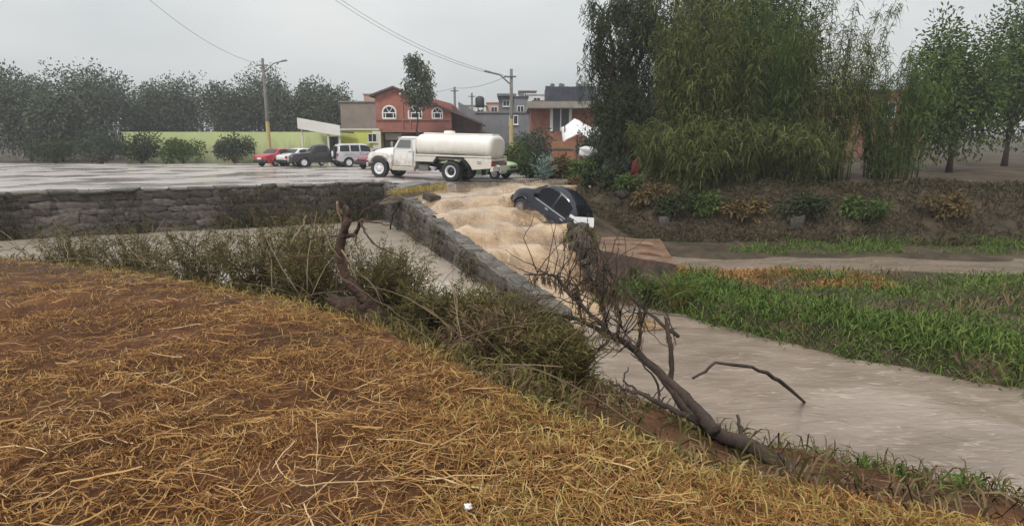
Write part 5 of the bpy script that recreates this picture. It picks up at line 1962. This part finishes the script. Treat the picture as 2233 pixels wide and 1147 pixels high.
# --- objects among the bushes
def crumple(name, label, cat, loc, size, m, seed, rot=(0, 0, 0), k=.16):
    import bmesh
    bm = bmesh.new()
    bmesh.ops.create_icosphere(bm, subdivisions=3, radius=.5)
    r_ = random.Random(seed)
    ph = [r_.uniform(0, 6) for _ in range(9)]
    for v in bm.verts:
        p = v.co.copy()
        q = 1 + k * (math.sin(p.x * 9 + ph[0]) * math.sin(p.y * 8 + ph[1]) + math.sin(p.z * 10 + ph[2] + p.x * 5) * .8 + .5 * math.sin(p.x * 17 + ph[3]) * math.sin(p.z * 15 + ph[4]))
        v.co = Vector((math.copysign(abs(p.x * 2) ** .8, p.x) / 2 * q * size[0], math.copysign(abs(p.y * 2) ** .8, p.y) / 2 * q * size[1], math.copysign(abs(p.z * 2) ** .8, p.z) / 2 * q * size[2]))
    me = bpy.data.meshes.new(name)
    bm.to_mesh(me)
    bm.free()
    me.materials.append(m)
    me.polygons.foreach_set('use_smooth', [True] * len(me.polygons))
    o_ = link(name, me, None, loc, rot)
    return tag(o_, label, cat)


d = 40
tarp = thing('white_tarpaulin', 'white tarpaulin sheet pitched over poles before orange brick house', 'tarpaulin', (hx(1265, d), d, 0))
P_ = []
for q in range(9):
    u = q / 8
    row = []
    for k_ in range(9):
        v = k_ / 8
        xx = hx(1228, d) - hx(1265, d) + (hx(1308, d) - hx(1228, d)) * u
        ridge = hz(256, d) - abs(u - .42) * 1.5
        row.append((xx, v * 1.8, ridge - (1.0 * (1 - v) ** 1.3) + .05 * math.sin(u * 14 + v * 9)))
    P_.append(row)
o = part('sheet', MB().grid(P_), M['tarp'], tarp, True)
so = o.modifiers.new('thick', 'SOLIDIFY')
so.thickness = .02
for px in (1234, 1262, 1302):
    part('pole', MB().tube([(hx(px, d) - hx(1265, d), .9, 0), (hx(px, d) - hx(1265, d), .9, hz(272, d))], .04, 6), M['twig'], tarp)
crumple('plastic_sack', 'pale pinkish plastic sack slumped right of white tarpaulin', 'sack', dp(1302, 293, 38.5), (1.0, .7, .8), M['tarp'], 1, (0, .5, 0))
crumple('plastic_sack', 'large white plastic sack among the bushes below the tarpaulin', 'sack', dp(1282, 331, 33.5), (.95, .6, .6), M['plasticwhite'], 2)
crumple('plastic_sack', 'white plastic sack under the dark green awning', 'sack', dp(1412, 296, 34.5), (1.1, .6, .5), M['plasticwhite'], 3, (0, .3, 0))
crumple('red_cloth_bundle', 'red cloth bundle in the dark beneath the drooping tree', 'cloth', dp(1386, 366, 28.6), (.45, .35, .95), M['redcloth'], 4, (0, .25, 0))
crumple('red_cloth_bundle', 'small dark red rag low on bank right of red cloth bundle', 'cloth', dp(1412, 392, 26.6), (.4, .3, .35), M['redcloth'], 5)
crumple('plastic_sack', 'pale sack slumped under the dark green awning left end', 'sack', dp(1372, 308, 34), (.7, .5, .5), M['tarp'], 6)
rp = dp(1228, 330, 34.5)
o = thing('rusty_sheet', 'orange rusty metal sheet propped up among the verge bushes', 'sheet', (rp.x, rp.y, gz(rp.x, rp.y)))
zz = hz(308, 34.5) - gz(rp.x, rp.y)
for q in range(3):
    part('panel', MB().box((-.41 + q * .41, 0, zz / 2 + rnd.uniform(-.04, .04)), (.40, .05, zz)), M['rust'], o, bevel=.01)
part('cross_rail', MB().box((0, -.06, zz * .8), (1.3, .06, .1)), M['greydark'], o)
# litter on the bank top
for i_, (px, py, d_, sx, sy, sz, lb) in enumerate((
        (1157, 378, 27.6, .22, .18, .16, 'white bag scrap above the roof of the dark car'),
        (1167, 385, 27.2, .26, .2, .14, 'crumpled white wrapper just behind the dark car roof'),
        (1184, 388, 27, .24, .2, .10, 'flat white scrap right of the wrapper behind the dark car'),
        (1253, 385, 27.4, .16, .14, .2, 'upright white cup on bank top right of the dark car'),
        (1344, 381, 26.6, .2, .2, .3, 'pale bottle on bank below low grey green bush'),
        (1360, 402, 25.2, .18, .15, .14, 'small white scrap on bank edge below drooping tree'),
        (1443, 407, 24.9, .26, .2, .26, 'square white carton on bank edge below the reeds'),
        (1400, 412, 24.8, .12, .1, .1, 'tiny white scrap left of the square white carton'),
        (1285, 428, 23.8, .12, .1, .1, 'tiny pale scrap halfway down the far bank'),
        (1540, 563, 16.9, .13, .1, .1, 'small white scrap in grass beside the narrow stream'),
        (1212, 392, 26.6, .2, .16, .1, 'grey white scrap on bank top behind the dark car roof slope'),
        (1300, 388, 26.8, .22, .16, .14, 'crumpled pale wrapper on bank top between cup and pale bottle'),
        (1325, 395, 26.2, .14, .12, .1, 'small pale scrap left of the pale bottle'),
        (1418, 398, 25.4, .2, .2, .22, 'dull white tub above the square white carton'),
        (1472, 412, 24.4, .2, .14, .1, 'flat white scrap right of the square white carton'),
        (1378, 408, 25.0, .12, .1, .08, 'tiny white scrap below the red cloth bundle'))):
    p = dp(px, py, d_)
    zg = gz(p.x, p.y)
    crumple('litter', lb, 'litter', (p.x, p.y, zg + sz * .45), (sx, sy, sz), M['plasticwhite'], 30 + i_, (rnd.uniform(-.3, .3), rnd.uniform(-.5, .5), rnd.uniform(0, 3)))
crumple('litter', 'tiny pale scrap lying on the dry grass at the bottom', 'litter', gp(1021, 1104, .06), (.03, .028, .022), M['plasticwhite'], 60, k=.3)

# far bank: boulders and tufts giving the bank its rough face
def tuft_field(name, label, xs_, ys_, zs_, m, ln, wd, up=1.0, spread=.6, droop=.35, kind='stuff', cat='grass'):
    C_ = np.stack([xs_, ys_, zs_], 1)
    Dn_ = rng.normal(size=C_.shape) * spread + np.array([0, 0, up])
    o_ = link(name, leaf_mesh(name, C_, Dn_, ln, wd, m, droop=droop))
    return tag(o_, label, cat, kind=kind)


def scatter(n, x0, x1, y0, y1, cond):
    out = []
    X_ = rng.uniform(x0, x1, n)
    Y_ = rng.uniform(y0, y1, n)
    k_ = cond(X_, Y_)
    X_, Y_ = X_[k_], Y_[k_]
    return X_, Y_, ground_z(X_, Y_)


X_, Y_, Z_ = scatter(60000, 2.2, 24, 19.0, 26.5, lambda x, y: (np.abs(sdist(FB, x, y) + .8) < 2.0) & (noise2(x, y, 71, 3, .35) > -.75))
tuft_field('bank_weeds', 'brown and olive weeds clinging to the face of the far bank', X_, Y_, Z_, M['bankweed'], rng.uniform(.12, .4, len(X_)), .028, .6, .8)
X_, Y_, Z_ = scatter(9000, 2.2, 24, 19.5, 25.5, lambda x, y: (np.abs(sdist(FB, x, y) + .6) < 1.5) & (noise2(x, y, 73, 3, .3) > .2))
tuft_field('dry_bank_weeds', 'dry brown weeds along the top of the far bank', X_, Y_, Z_, M['scrubdry'], rng.uniform(.1, .35, len(X_)), .02, .5, .9)
for i_, (x_, off, sc_, lb) in enumerate(((4.2, 1.0, .5, 'dark boulder in the far bank right of the dark car'), (5.6, 1.6, .42, 'dark boulder low in far bank behind the concrete block'),
                                         (10.2, 1.4, .6, 'large dark boulder in the far bank right of the photo reeds'))):
    y_ = float(np.interp(x_, [p[0] for p in FB[2:]], [p[1] for p in FB[2:]])) - off
    o = link('bank_boulder', STONES[i_ % 7], None, (x_, y_, gz(x_, y_) + .02), (rnd.uniform(0, 3), rnd.uniform(0, 3), rnd.uniform(0, 3)), (sc_, sc_ * .8, sc_ * .7))
    tag(o, lb, 'boulder', 'boulders in the far bank')

# meadow grass by the river, green, with a dry orange patch
X_, Y_, Z_ = scatter(60000, 2.0, 22, 6.5, 22, lambda x, y: (sdist(RB, x, y) > .12) & (sdist(FB, x, y) < -1.9) & (np.abs(y - (17.0 - .08 * (x - 4))) > .95) &
                     ~((x > 1.9) & (x < 4.7) & (y > 13.6) & (y < 18)) & (noise2(x, y, 75, 2, .2) > -.9) & ((y < 15.0) | (y > 18)) & ((x - WP0[0]) * WU[0] + (y - WP0[1]) * WU[1] > 13.0 - .5 * np.maximum(x - 4, 0)))
tuft_field('meadow_grass', 'lush green grass on the low meadow beside the river', X_, Y_, Z_, M['greengrass'], rng.uniform(.1, .4, len(X_)) * np.clip(.9 + .9 * noise2(X_, Y_, 105, 2, .3), .25, 1.7), .022, .8, .75, .5)
X_, Y_, Z_ = scatter(9000, 3.9, 9, 13.4, 16.2, lambda x, y: (noise2(x, y, 77, 2, .4) > -.2) & (sdist(RB, x, y) > .8))
tuft_field('dry_meadow_grass', 'dry orange brown grass patch right of the concrete block', X_, Y_, Z_, M['straw'], rng.uniform(.1, .3, len(X_)), .02, .8, .7)
X_, Y_, Z_ = scatter(90000, 2.2, 16, 4, 14.5, lambda x, y: (sdist(RB, x, y) > .1) & (sdist(RB, x, y) < 2.0) & (noise2(x, y, 79, 2, .3) > -1.2))
tuft_field('river_edge_grass', 'tall bright green grass fringing the river below concrete block', X_, Y_, Z_, M['greengrass'], rng.uniform(.15, .6, len(X_)) * np.clip(.85 + .8 * noise2(X_, Y_, 101, 2, .35), .3, 1.6), rng.uniform(.012, .03, len(X_)), .8, .7, .5)
X_, Y_, Z_ = scatter(16000, 2.2, 18, 4, 15, lambda x, y: (sdist(RB, x, y) > .1) & (noise2(x, y, 103, 3, .35) > .25))
tuft_field('dead_meadow_stalks', 'dead brown stalks bent among the green meadow grass', X_, Y_, Z_, M['scrubdry'], rng.uniform(.2, .7, len(X_)), .014, .6, .9, .6)
g0 = gp(1480, 640, -1.55)
shrub('pampas_tuft', 'pale arching grass tuft on the river bank before the concrete block', (g0.x, g0.y, gz(g0.x, g0.y)), .85, .55, 60, 6, M['greengrass'], ll=.35, lw=.02, cat='grass tuft', wood=M['edgegrass'], wood_r=.006)
for (px, py, lb) in ((1410, 640, 'broad leafy weed right at foot of concrete block'), (1440, 665, 'leafy weed on bank between block and river'), (1530, 690, 'leafy weed at river edge near photo right'), (1390, 618, 'small leafy weed against concrete block front face')):
    p = gp(px, py, -1.7)
    bush('river_weed', lb, (p.x, p.y, gz(p.x, p.y)), .5, .4, .5, 500, M['leafmid'], ll=.14, lw=.06, clumps=7, cat='weed', group='leafy weeds at the river edge')

# ------------------------------------------------------------------ near slope: scrub
EX = lambda x, y: sdist(EDGE, x, y)
U0 = lambda x: rng.random(len(x))
X_, Y_, Z_ = scatter(60000, -14, 5, 2.5, 15, lambda x, y: (EX(x, y) > .15) & (EX(x, y) < 4.6) & (noise2(x, y, 81, 3, .4) > -.25) & (U0(x) > sstep(.2, 1.2, x) * .8))
tuft_field('slope_weeds', 'tangled olive and brown weeds covering the near channel slope', X_, Y_, Z_ , M['scrub'], rng.uniform(.12, .4, len(X_)), .016, .8, .7)
X_, Y_, Z_ = scatter(36000, -14, 6, 2.0, 14, lambda x, y: (EX(x, y) > .05) & (EX(x, y) < 5.5) & (noise2(x, y, 83, 3, .5) > -.25 * (x > .3)))
tuft_field('dry_slope_weeds', 'dry brown stalks mixed through the near channel slope', X_, Y_, Z_, M['scrubdry'], rng.uniform(.12, .38, len(X_)), .012, .6, .9)
X_, Y_, Z_ = scatter(30000, .4, 14, 1.5, 10, lambda x, y: (EX(x, y) > 1.6) & (sdist(RB, x, y) < -1.6) & (ground_z(x, y) > -2.05) & (noise2(x, y, 85, 2, .45) > .12))
tuft_field('slope_grass', 'fresh green grass patches on near slope by the fallen tree', X_, Y_, Z_, M['greengrass'], rng.uniform(.08, .26, len(X_)), .016, .8, .8)

SHR = [  # px, py of base, depth, height, spread, stems, label
    (660, 640, 8.2, 1.1, .55, 40, 'scrub', 'olive shrub at left beside the broken sapling'),
    (700, 590, 9.4, 1.1, .5, 40, 'scrub', 'olive shrub behind left of broken sapling'),
    (645, 585, 10.0, 1.2, .6, 42, 'scrub', 'tall olive shrub at left photo edge below retaining wall'),
    (830, 640, 9.0, .95, .5, 54, 'scrub', 'upright olive shrub right of the broken sapling'),
    (880, 645, 8.8, .72, .4, 46, 'scrub', 'narrow olive shrub against the basin water'),
    (785, 640, 8.4, .7, .5, 40, 'scrub', 'thin olive shrub behind the broken sapling'),
    (960, 720, 7.2, .64, .45, 46, 'scrub', 'feathery olive shrub left end of the slope thicket'),
    (1040, 745, 7.0, .72, .5, 54, 'scrub', 'dense olive shrub in the slope thicket below the wall'),
    (1110, 775, 6.6, .62, .5, 54, 'scrub', 'bushy olive shrub in middle of the slope thicket'),
    (1000, 690, 8.0, .48, .45, 40, 'scrub', 'low grey olive shrub at basin edge by the stone wall'),
    (1170, 820, 5.9, .64, .38, 60, 'scrub', 'drooping olive shrub at right of slope thicket'),
    (1225, 850, 5.5, .66, .28, 60, 'scrub', 'tall olive shrub at right end of slope thicket'),
    (1130, 720, 7.6, .45, .5, 44, 'scrub', 'olive shrub at foot of the stone wall end'),
    (1075, 790, 6.1, .6, .4, 36, 'scrubdry', 'brown dry shrub at bank edge before the thicket'),
    (560, 660, 8.6, 1.1, .6, 40, 'scrub', 'olive shrub left of the photo edge on the slope'),
    (430, 640, 10.0, 1.2, .7, 44, 'scrub', 'broad olive shrub farther left on the slope'),
    (300, 620, 11.0, 1.2, .7, 44, 'scrub', 'olive shrub on left slope below retaining wall'),
    (160, 610, 12.0, 1.2, .7, 44, 'scrub', 'large olive shrub near far left on slope'),
]
for px, py, d, h, sp_, ns, m_, lb in SHR:
    p = dp(px, py, d)
    zg = gz(p.x, p.y)
    shrub('slope_shrub', lb, (p.x, p.y, zg - .03), max(h, p.z - zg + h) * 1.06, sp_ * 1.3, int(ns * 1.6), 58 if px < 930 else 50, M[m_], ll=.11, lw=.011, group='shrubs on the near channel slope', bare=.1, cloud=.03, wood_r=.008)


tw = MB()
for _ in range(420):
    x_, y_ = rnd.uniform(-9, .75), rnd.uniform(3.4, 11)
    e_ = float(EX(np.array([x_]), np.array([y_]))[0])
    if not .2 < e_ < 3.6:
        continue
    p = Vector((x_, y_, gz(x_, y_) + rnd.uniform(0, .25)))
    d_ = Vector((rnd.gauss(0, .7), rnd.gauss(0, .5), rnd.uniform(.1, 1.1))).normalized() * rnd.uniform(.12, .26)
    pts_ = [p]
    for q in range(5):
        pts_.append(pts_[-1] + d_)
        d_ = d_ + Vector((rnd.gauss(0, .03), rnd.gauss(0, .03), -.02))
    tw.tube(pts_, [.007, .006, .005, .004, .003, .002], 4)
tag(part('twig_tangle', tw, M['twigmix'], None, True), 'tangle of thin bare twigs all through the slope scrub', 'twigs', kind='stuff')

# ------------------------------------------------------------------ broken sapling
def branch_thing(name, label, cat, segs, m, loc, kink=.008):
    """segs: list of (points, r0, r1)"""
    t = thing(name, label, cat, loc)
    lo = Vector(loc)
    for k_, (pts_, r0, r1) in enumerate(segs):
        n = len(pts_)
        # finer path with small kinks
        fine, rad = [], []
        for i_ in range(n - 1):
            for q in range(4):
                tt = q / 4
                p = Vector(pts_[i_]).lerp(Vector(pts_[i_ + 1]), tt)
                if q:
                    p += Vector((rnd.gauss(0, 1), rnd.gauss(0, 1), rnd.gauss(0, 1))) * kink
                fine.append(p - lo)
        fine.append(Vector(pts_[-1]) - lo)
        for i_ in range(len(fine)):
            rad.append((r0 + (r1 - r0) * i_ / (len(fine) - 1)) * rnd.uniform(.9, 1.1))
        part('trunk' if k_ == 0 else 'branch', MB().tube(fine, rad, 7 if k_ == 0 else 5), m, t, True)
    return t


def pl(d0, d1, *px):
    n = len(px)
    return [dp(a_, b_, d0 + (d1 - d0) * i_ / (n - 1)) for i_, (a_, b_) in enumerate(px)]


base = dp(765, 655, 6.6)
segs = [(pl(6.5, 6.3, (830, 690), (790, 650), (755, 610), (742, 560), (745, 520), (760, 478)), .062, .042),
        (pl(6.3, 6.3, (760, 480), (758, 462), (750, 450)), .034, .02),
        (pl(6.35, 6.2, (750, 516), (775, 512), (783, 492), (790, 478)), .026, .018),
        (pl(6.2, 6.0, (790, 480), (815, 485), (850, 491)), .012, .005),
        (pl(6.2, 5.9, (788, 485), (800, 512), (825, 538), (855, 553)), .014, .006),
        (pl(6.35, 6.6, (745, 514), (705, 516), (680, 520), (664, 533)), .014, .006),
        (pl(6.4, 6.8, (742, 560), (700, 558), (660, 560), (610, 556)), .012, .006),
        (pl(6.25, 6.0, (783, 478), (800, 455), (830, 440), (868, 434)), .009, .004),
        (pl(6.25, 6.0, (775, 512), (778, 535), (795, 552)), .011, .005),
        (pl(6.3, 6.1, (852, 500), (855, 470), (866, 448)), .010, .005),
        (pl(6.3, 6.4, (745, 472), (738, 455), (736, 440)), .016, .009),
        (pl(6.3, 6.5, (705, 516), (702, 540), (706, 560)), .009, .004)]
branch_thing('broken_sapling', 'dead broken sapling leaning over the slope with snapped bare branches', 'dead tree', segs, M['deadwood'], dp(830, 690, 6.5))
# root clump at its foot
rc = dp(775, 665, 6.4)
crumple('root_clump', 'dark brown root clump at foot of broken sapling', 'root clump', (rc.x, rc.y, gz(rc.x, rc.y) + .06), (.55, .45, .42), M['rootsoil'], 71, k=.4)
for k_, (a_, lb) in enumerate(((((745, 545), (775, 600), (775, 618)), 'pale bare stick standing right of broken sapling trunk'),
                               (((705, 500), (722, 540), (745, 565)), 'pale bare stick leaning left of broken sapling trunk'),
                               (((735, 440), (741, 470), (745, 500)), 'pale splintered stick at top of broken sapling'),
                               (((633, 535), (655, 495), (668, 470)), 'pale leaning stick at left photo edge'))):
    segs = [(pl(6.2, 6.3, *a_), .008, .004)]
    branch_thing('bare_stick', lb, 'stick', segs, M['paletwig'], dp(*a_[0], 6.2))
long_ = [(pl(6.3, 4.9, (735, 598), (800, 640), (860, 680), (905, 715), (930, 735)), .006, .004)]
branch_thing('bare_stick', 'long thin stick slanting down from sapling foot along bank edge', 'stick', long_, M['twig'], dp(735, 598, 6.3))

# ------------------------------------------------------------------ fallen tree over the slope
segs = [(pl(3.7, 7.4, (1800, 1075), (1660, 985), (1559, 942), (1500, 900), (1440, 815), (1370, 752), (1300, 715), (1240, 690), (1150, 672), (1040, 670)), .066, .010),
        (pl(4.4, 4.9, (1559, 942), (1530, 905), (1480, 850), (1430, 800)), .045, .02),
        (pl(5.35, 5.5, (1462, 840), (1463, 770), (1455, 720), (1450, 690)), .022, .010),
        (pl(5.5, 6.2, (1480, 735), (1440, 705), (1400, 670), (1360, 630), (1325, 595), (1310, 580)), .016, .006),
        (pl(5.9, 6.9, (1330, 728), (1290, 690), (1240, 640), (1215, 605), (1190, 596), (1143, 598)), .020, .007),
        (pl(6.2, 6.8, (1265, 668), (1262, 630), (1230, 605), (1170, 590)), .010, .004),
        (pl(6.3, 6.6, (1240, 640), (1280, 605), (1300, 615), (1345, 650)), .010, .004),
        (pl(5.7, 6.1, (1345, 735), (1352, 690), (1345, 650), (1330, 620)), .010, .004),
        (pl(5.8, 6.2, (1320, 722), (1322, 680), (1310, 640)), .009, .004),
        (pl(5.5, 5.9, (1385, 762), (1360, 720), (1350, 690)), .010, .004),
        (pl(5.6, 6.0, (1390, 755), (1400, 700), (1396, 670)), .009, .004),
        (pl(4.6, 5.2, (1530, 925), (1470, 895), (1420, 870), (1370, 850), (1330, 830)), .022, .008),
        (pl(5.0, 5.2, (1440, 880), (1435, 840), (1400, 790), (1375, 770)), .010, .005),
        (pl(5.1, 5.3, (1400, 860), (1360, 830), (1370, 800)), .009, .004),
        (pl(4.2, 4.6, (1640, 975), (1615, 945), (1608, 905)), .02, .009),
        (pl(5.5, 5.6, (1330, 735), (1300, 770), (1275, 800), (1240, 820)), .012, .005),
        (pl(6.0, 6.2, (1290, 712), (1250, 705), (1200, 700)), .009, .004),
        (pl(6.3, 6.6, (1200, 684), (1160, 660), (1100, 650)), .007, .003),
        (pl(6.3, 6.4, (1180, 680), (1120, 690), (1060, 690)), .007, .003)]
r2 = random.Random(3)
for _ in range(120):
    i_ = r2.choice([0, 3, 4, 4, 5, 6, 7, 8, 9, 10])
    pts_ = segs[i_][0]
    lo_ = 4 if i_ == 0 else 1
    j_ = r2.randint(lo_, len(pts_) - 1)
    p = pts_[j_ - 1].lerp(pts_[j_], r2.random())
    q1 = p + Vector((r2.gauss(-.05, .15), r2.gauss(0, .12), r2.gauss(.08, .16)))
    q2 = q1 + (q1 - p) * .7 + Vector((r2.gauss(0, .10), r2.gauss(0, .10), r2.gauss(.0, .12)))
    segs.append(([p, q1, q2], .0055, .002))
segs = [segs[0]] + [(a_, b_ * 1.35, c_ * 1.3) for a_, b_, c_ in segs[1:]]
fallen = branch_thing('fallen_tree', 'bare fallen tree lying down the slope with branches over the river', 'fallen tree', segs, M['bark'], dp(1720, 1000, 3.9))
# withered leaf clusters hanging on it
C_, D_ = [], []
lo = Vector(fallen.location)
for _ in range(150):
    i_ = r2.choice([4, 5, 6, 7, 8, 10, 3])
    pts_ = segs[i_][0]
    j_ = r2.randint(1, len(pts_) - 1)
    p = pts_[j_ - 1].lerp(pts_[j_], r2.random()) - lo
    for q in range(9):
        C_.append(p + Vector((r2.gauss(0, .012), r2.gauss(0, .012), -.012 * q)))
        D_.append((r2.gauss(0, .25), r2.gauss(0, .25), -1))
link('withered_leaves', leaf_mesh('withered_leaves', np.array(C_), np.array(D_), rng.uniform(.04, .1, len(C_)), .012, M['scrubdry']), fallen)
# second bare branch, rooted farther down the slope at right
def ghit(px, py):
    r_ = ray(px, py)
    for q in np.arange(1.5, 40, .02):
        t_ = q / r_[1]
        if CAM_Z + r_[2] * t_ < gz(r_[0] * t_, q):
            return Vector((r_[0] * t_, q, CAM_Z + r_[2] * t_))
    return dp(px, py, 40)


rt = ghit(1765, 900)
ap = [rt - Vector((0, 0, .1)), rt + Vector((-.02, -.1, .12))] + [dp(1700, 830, 5.6), dp(1640, 800, 5.4), dp(1560, 790, 5.2), dp(1510, 825, 5.1)]
branch_thing('arching_branch', 'dark bare branch arching in from right over the river', 'branch', [(ap, .026, .011)], M['bark'], rt)

# long black hose along the foot of the bank edge
hp = []
for px, py in ((1180, 880), (1255, 903), (1330, 925), (1400, 946), (1480, 962), (1560, 976), (1700, 1003), (1850, 1040)):
    p = gp(px, py, -.12)
    hp.append(Vector((p.x, p.y, max(gz(p.x, p.y), -.3) + .03)))
tag(part('black_hose', MB().tube(hp, .009, 6), M['hose'], None, True), 'thin black hose running along bank edge before the fallen tree', 'hose')

# ------------------------------------------------------------------ dry grass on the near bank
def polar(n, r0, r1, amax=52, bias=1.0):
    r_ = r0 * (r1 / r0) ** (rng.random(n) ** bias)
    a_ = np.radians(rng.uniform(-amax, amax, n))
    return r_ * np.sin(a_), r_ * np.cos(a_)


def bare(x, y):                                   # trampled bare patch at the lower left
    return np.exp(-(((x + 1.0) / .95) ** 2 + ((y - 2.5) / .55) ** 2)) * (.75 + .4 * noise2(x, y, 99, 2, .9))


def blade_field(name, label, n, r0, r1, cond, m, ln, wd, up, spread, droop, emax=.25, lift=.0):
    X_, Y_ = polar(n, r0, r1)
    k_ = (EX(X_, Y_) < emax) & cond(X_, Y_)
    X_, Y_ = X_[k_], Y_[k_]
    Z_ = ground_z(X_, Y_) + lift * rng.random(len(X_))
    C_ = np.stack([X_, Y_, Z_], 1)
    Dn_ = rng.normal(size=C_.shape) * spread + np.array([0, 0, up])
    o_ = link(name, leaf_mesh(name, C_, Dn_, rng.uniform(ln[0], ln[1], len(X_)), rng.uniform(wd * .7, wd * 1.3, len(X_)), m, droop=droop))
    return tag(o_, label, 'grass', kind='stuff')


U = lambda x: rng.random(len(x))
blade_field('dry_grass', 'matted dry orange brown grass covering the near bank', 300000, 1.3, 16, lambda x, y: (noise2(x, y, 91, 3, .6) * .9 + .72 > U(x)) & (U(x) > bare(x, y) * .92),
            M['straw'], (.03, .13), .0042, .3, .8, .45)
blade_field('edge_grass', 'yellow green grass tufts fringing the bank edge', 60000, 2.0, 14, lambda x, y: (np.exp(-(EX(x, y) / .38) ** 2) * .8 * (noise2(x, y, 95, 2, .5) > -.25) + .08 * (noise2(x, y, 93, 2, .6) > .25) > U(x)),
            M['edgegrass'], (.07, .20), .007, .7, .55, .35, .35)
blade_field('yellow_tuft_grass', 'yellowish grass patch growing at bottom centre', 16000, 1.4, 4, lambda x, y: np.exp(-(((x - .25) / .45) ** 2 + ((y - 2.35) / .45) ** 2)) > U(x) * 1.0,
            M['edgegrass'], (.06, .16), .006, .8, .6, .3)
# straws lying flat, criss-crossed
def lying(name, label, n, r0, r1, ln, wd, m, cond, bias=1.0):
    X_, Y_ = polar(n, r0, r1, bias=bias)
    k_ = (EX(X_, Y_) < .0) & cond(X_, Y_)
    X_, Y_ = X_[k_], Y_[k_]
    n_ = len(X_)
    a_ = rng.uniform(0, 6.28, n_)
    L_ = rng.uniform(ln[0], ln[1], n_) * (rng.random(n_) ** 1.4 + .35)
    V, Q = [], []
    rows_ = 5
    cv = rng.normal(0, .22, n_)
    z0 = ground_z(X_, Y_) + rng.uniform(.01, .05, n_)
    pts_ = np.zeros((n_, rows_, 3))
    for q in range(rows_):
        t = q / (rows_ - 1) - .5
        aa = a_ + cv * t
        px_ = X_ + np.cos(aa) * L_ * t
        py_ = Y_ + np.sin(aa) * L_ * t
        pts_[:, q] = np.stack([px_, py_, z0 + rng.uniform(-.008, .014, n_)], 1)
    sd = np.stack([-np.sin(a_), np.cos(a_), rng.normal(0, .5, n_)], 1)
    W__ = rng.uniform(.6, 1.4, n_)[:, None] * wd
    V = np.zeros((n_, rows_, 2, 3))
    for q in range(rows_):
        kk = 1 - .6 * abs(q / (rows_ - 1) - .4)
        V[:, q, 0] = pts_[:, q] - sd * W__ * .5 * kk
        V[:, q, 1] = pts_[:, q] + sd * W__ * .5 * kk
    base_ = (np.arange(n_) * rows_ * 2)[:, None]
    Q = np.concatenate([base_ + np.array([q * 2, q * 2 + 1, q * 2 + 3, q * 2 + 2]) for q in range(rows_ - 1)], 0)
    o_ = link(name, np_mesh(name, V.reshape(-1, 3), Q, m))
    return tag(o_, label, 'straw', kind='stuff')


lying('flattened_straw', 'flattened orange straw lying criss-cross on the near bank', 36000, 1.3, 12, (.08, .30), .005, M['straw'], lambda x, y: U(x) > bare(x, y) * .8)
lying('pale_straw', 'pale dry stalks scattered over the near bank', 2600, 1.3, 9, (.10, .36), .0042, M['palestraw'], lambda x, y: (noise2(x, y, 97, 2, .5) > -.1), .9)
for k_, (a_, b_, lb) in enumerate(((((655, 1058), (760, 1050), (860, 1046)), .007, 'long pale stalk lying at lower left on bare soil'),
                                   (((930, 1045), (1010, 1036), (1095, 1034)), .007, 'long pale stalk lying across the yellowish grass patch'),
                                   (((820, 958), (900, 960), (950, 972)), .006, 'straight pale stalk lying amid the flattened straw'),
                                   (((960, 970), (1040, 925), (1045, 925)), .006, 'pale stalk slanting up through flattened straw'),
                                   (((690, 915), (692, 985), (690, 1035)), .005, 'thin pale stalk pointing away on bare soil at left'))):
    pts_ = [gp(px, py, .06) for px, py in a_]
    branch_thing('dry_stalk', lb, 'stalk', [(pts_, b_ * .5, b_ * .35)], M['drystalk'], pts_[0], .003)

# weeds rooted in the joints of the two stone walls
X_, Y_, Z_ = [], [], []
for _ in range(9500):
    s_ = rnd.uniform(0, 19)
    t_ = s_ / 19
    x_ = -5.6 - 13.5 * t_
    y_ = float(np.interp(x_, [p[0] for p in RET], [p[1] for p in RET])) - .14
    if math.sin(x_ * 1.7) + math.sin(x_ * .63 + 1) + rnd.gauss(0, .5) > .1:
        X_.append(x_); Y_.append(y_ - rnd.uniform(0, .15)); Z_.append(rnd.uniform(-1.5, .05) if rnd.random() < .6 else rnd.uniform(-1.55, -1.1))
for _ in range(1800):
    s_ = rnd.uniform(.3, WALL_LEN)
    if math.sin(s_ * 2.1) + rnd.gauss(0, .6) > .4:
        x_, y_ = wxy(s_, -.42)
        X_.append(x_); Y_.append(y_); Z_.append(rnd.uniform(-1.5, float(wall_top(s_)) - .05))
tuft_field('wall_weeds', 'dark weeds sprouting from joints of the two stone walls', np.array(X_), np.array(Y_), np.array(Z_), M['bankweed'], rng.uniform(.1, .4, len(X_)), .025, .2, .8, .6)

# ------------------------------------------------------------------ rain haze over the whole place
hzb = MB().box((0, 190, 9.0), (900, 620, 26.0))
hm = bpy.data.materials.new('haze')
hm.use_nodes = True
hm.node_tree.nodes.clear()
ho = hm.node_tree.nodes.new('ShaderNodeOutputMaterial')
pv = hm.node_tree.nodes.new('ShaderNodeVolumePrincipled')
pv.inputs['Color'].default_value = (.86, .88, .90, 1)
pv.inputs['Density'].default_value = .0013
pv.inputs['Anisotropy'].default_value = .2
hm.node_tree.links.new(pv.outputs[0], ho.inputs['Volume'])
tag(part('haze', hzb, hm), 'thin grey rain haze filling the air', kind='stuff')
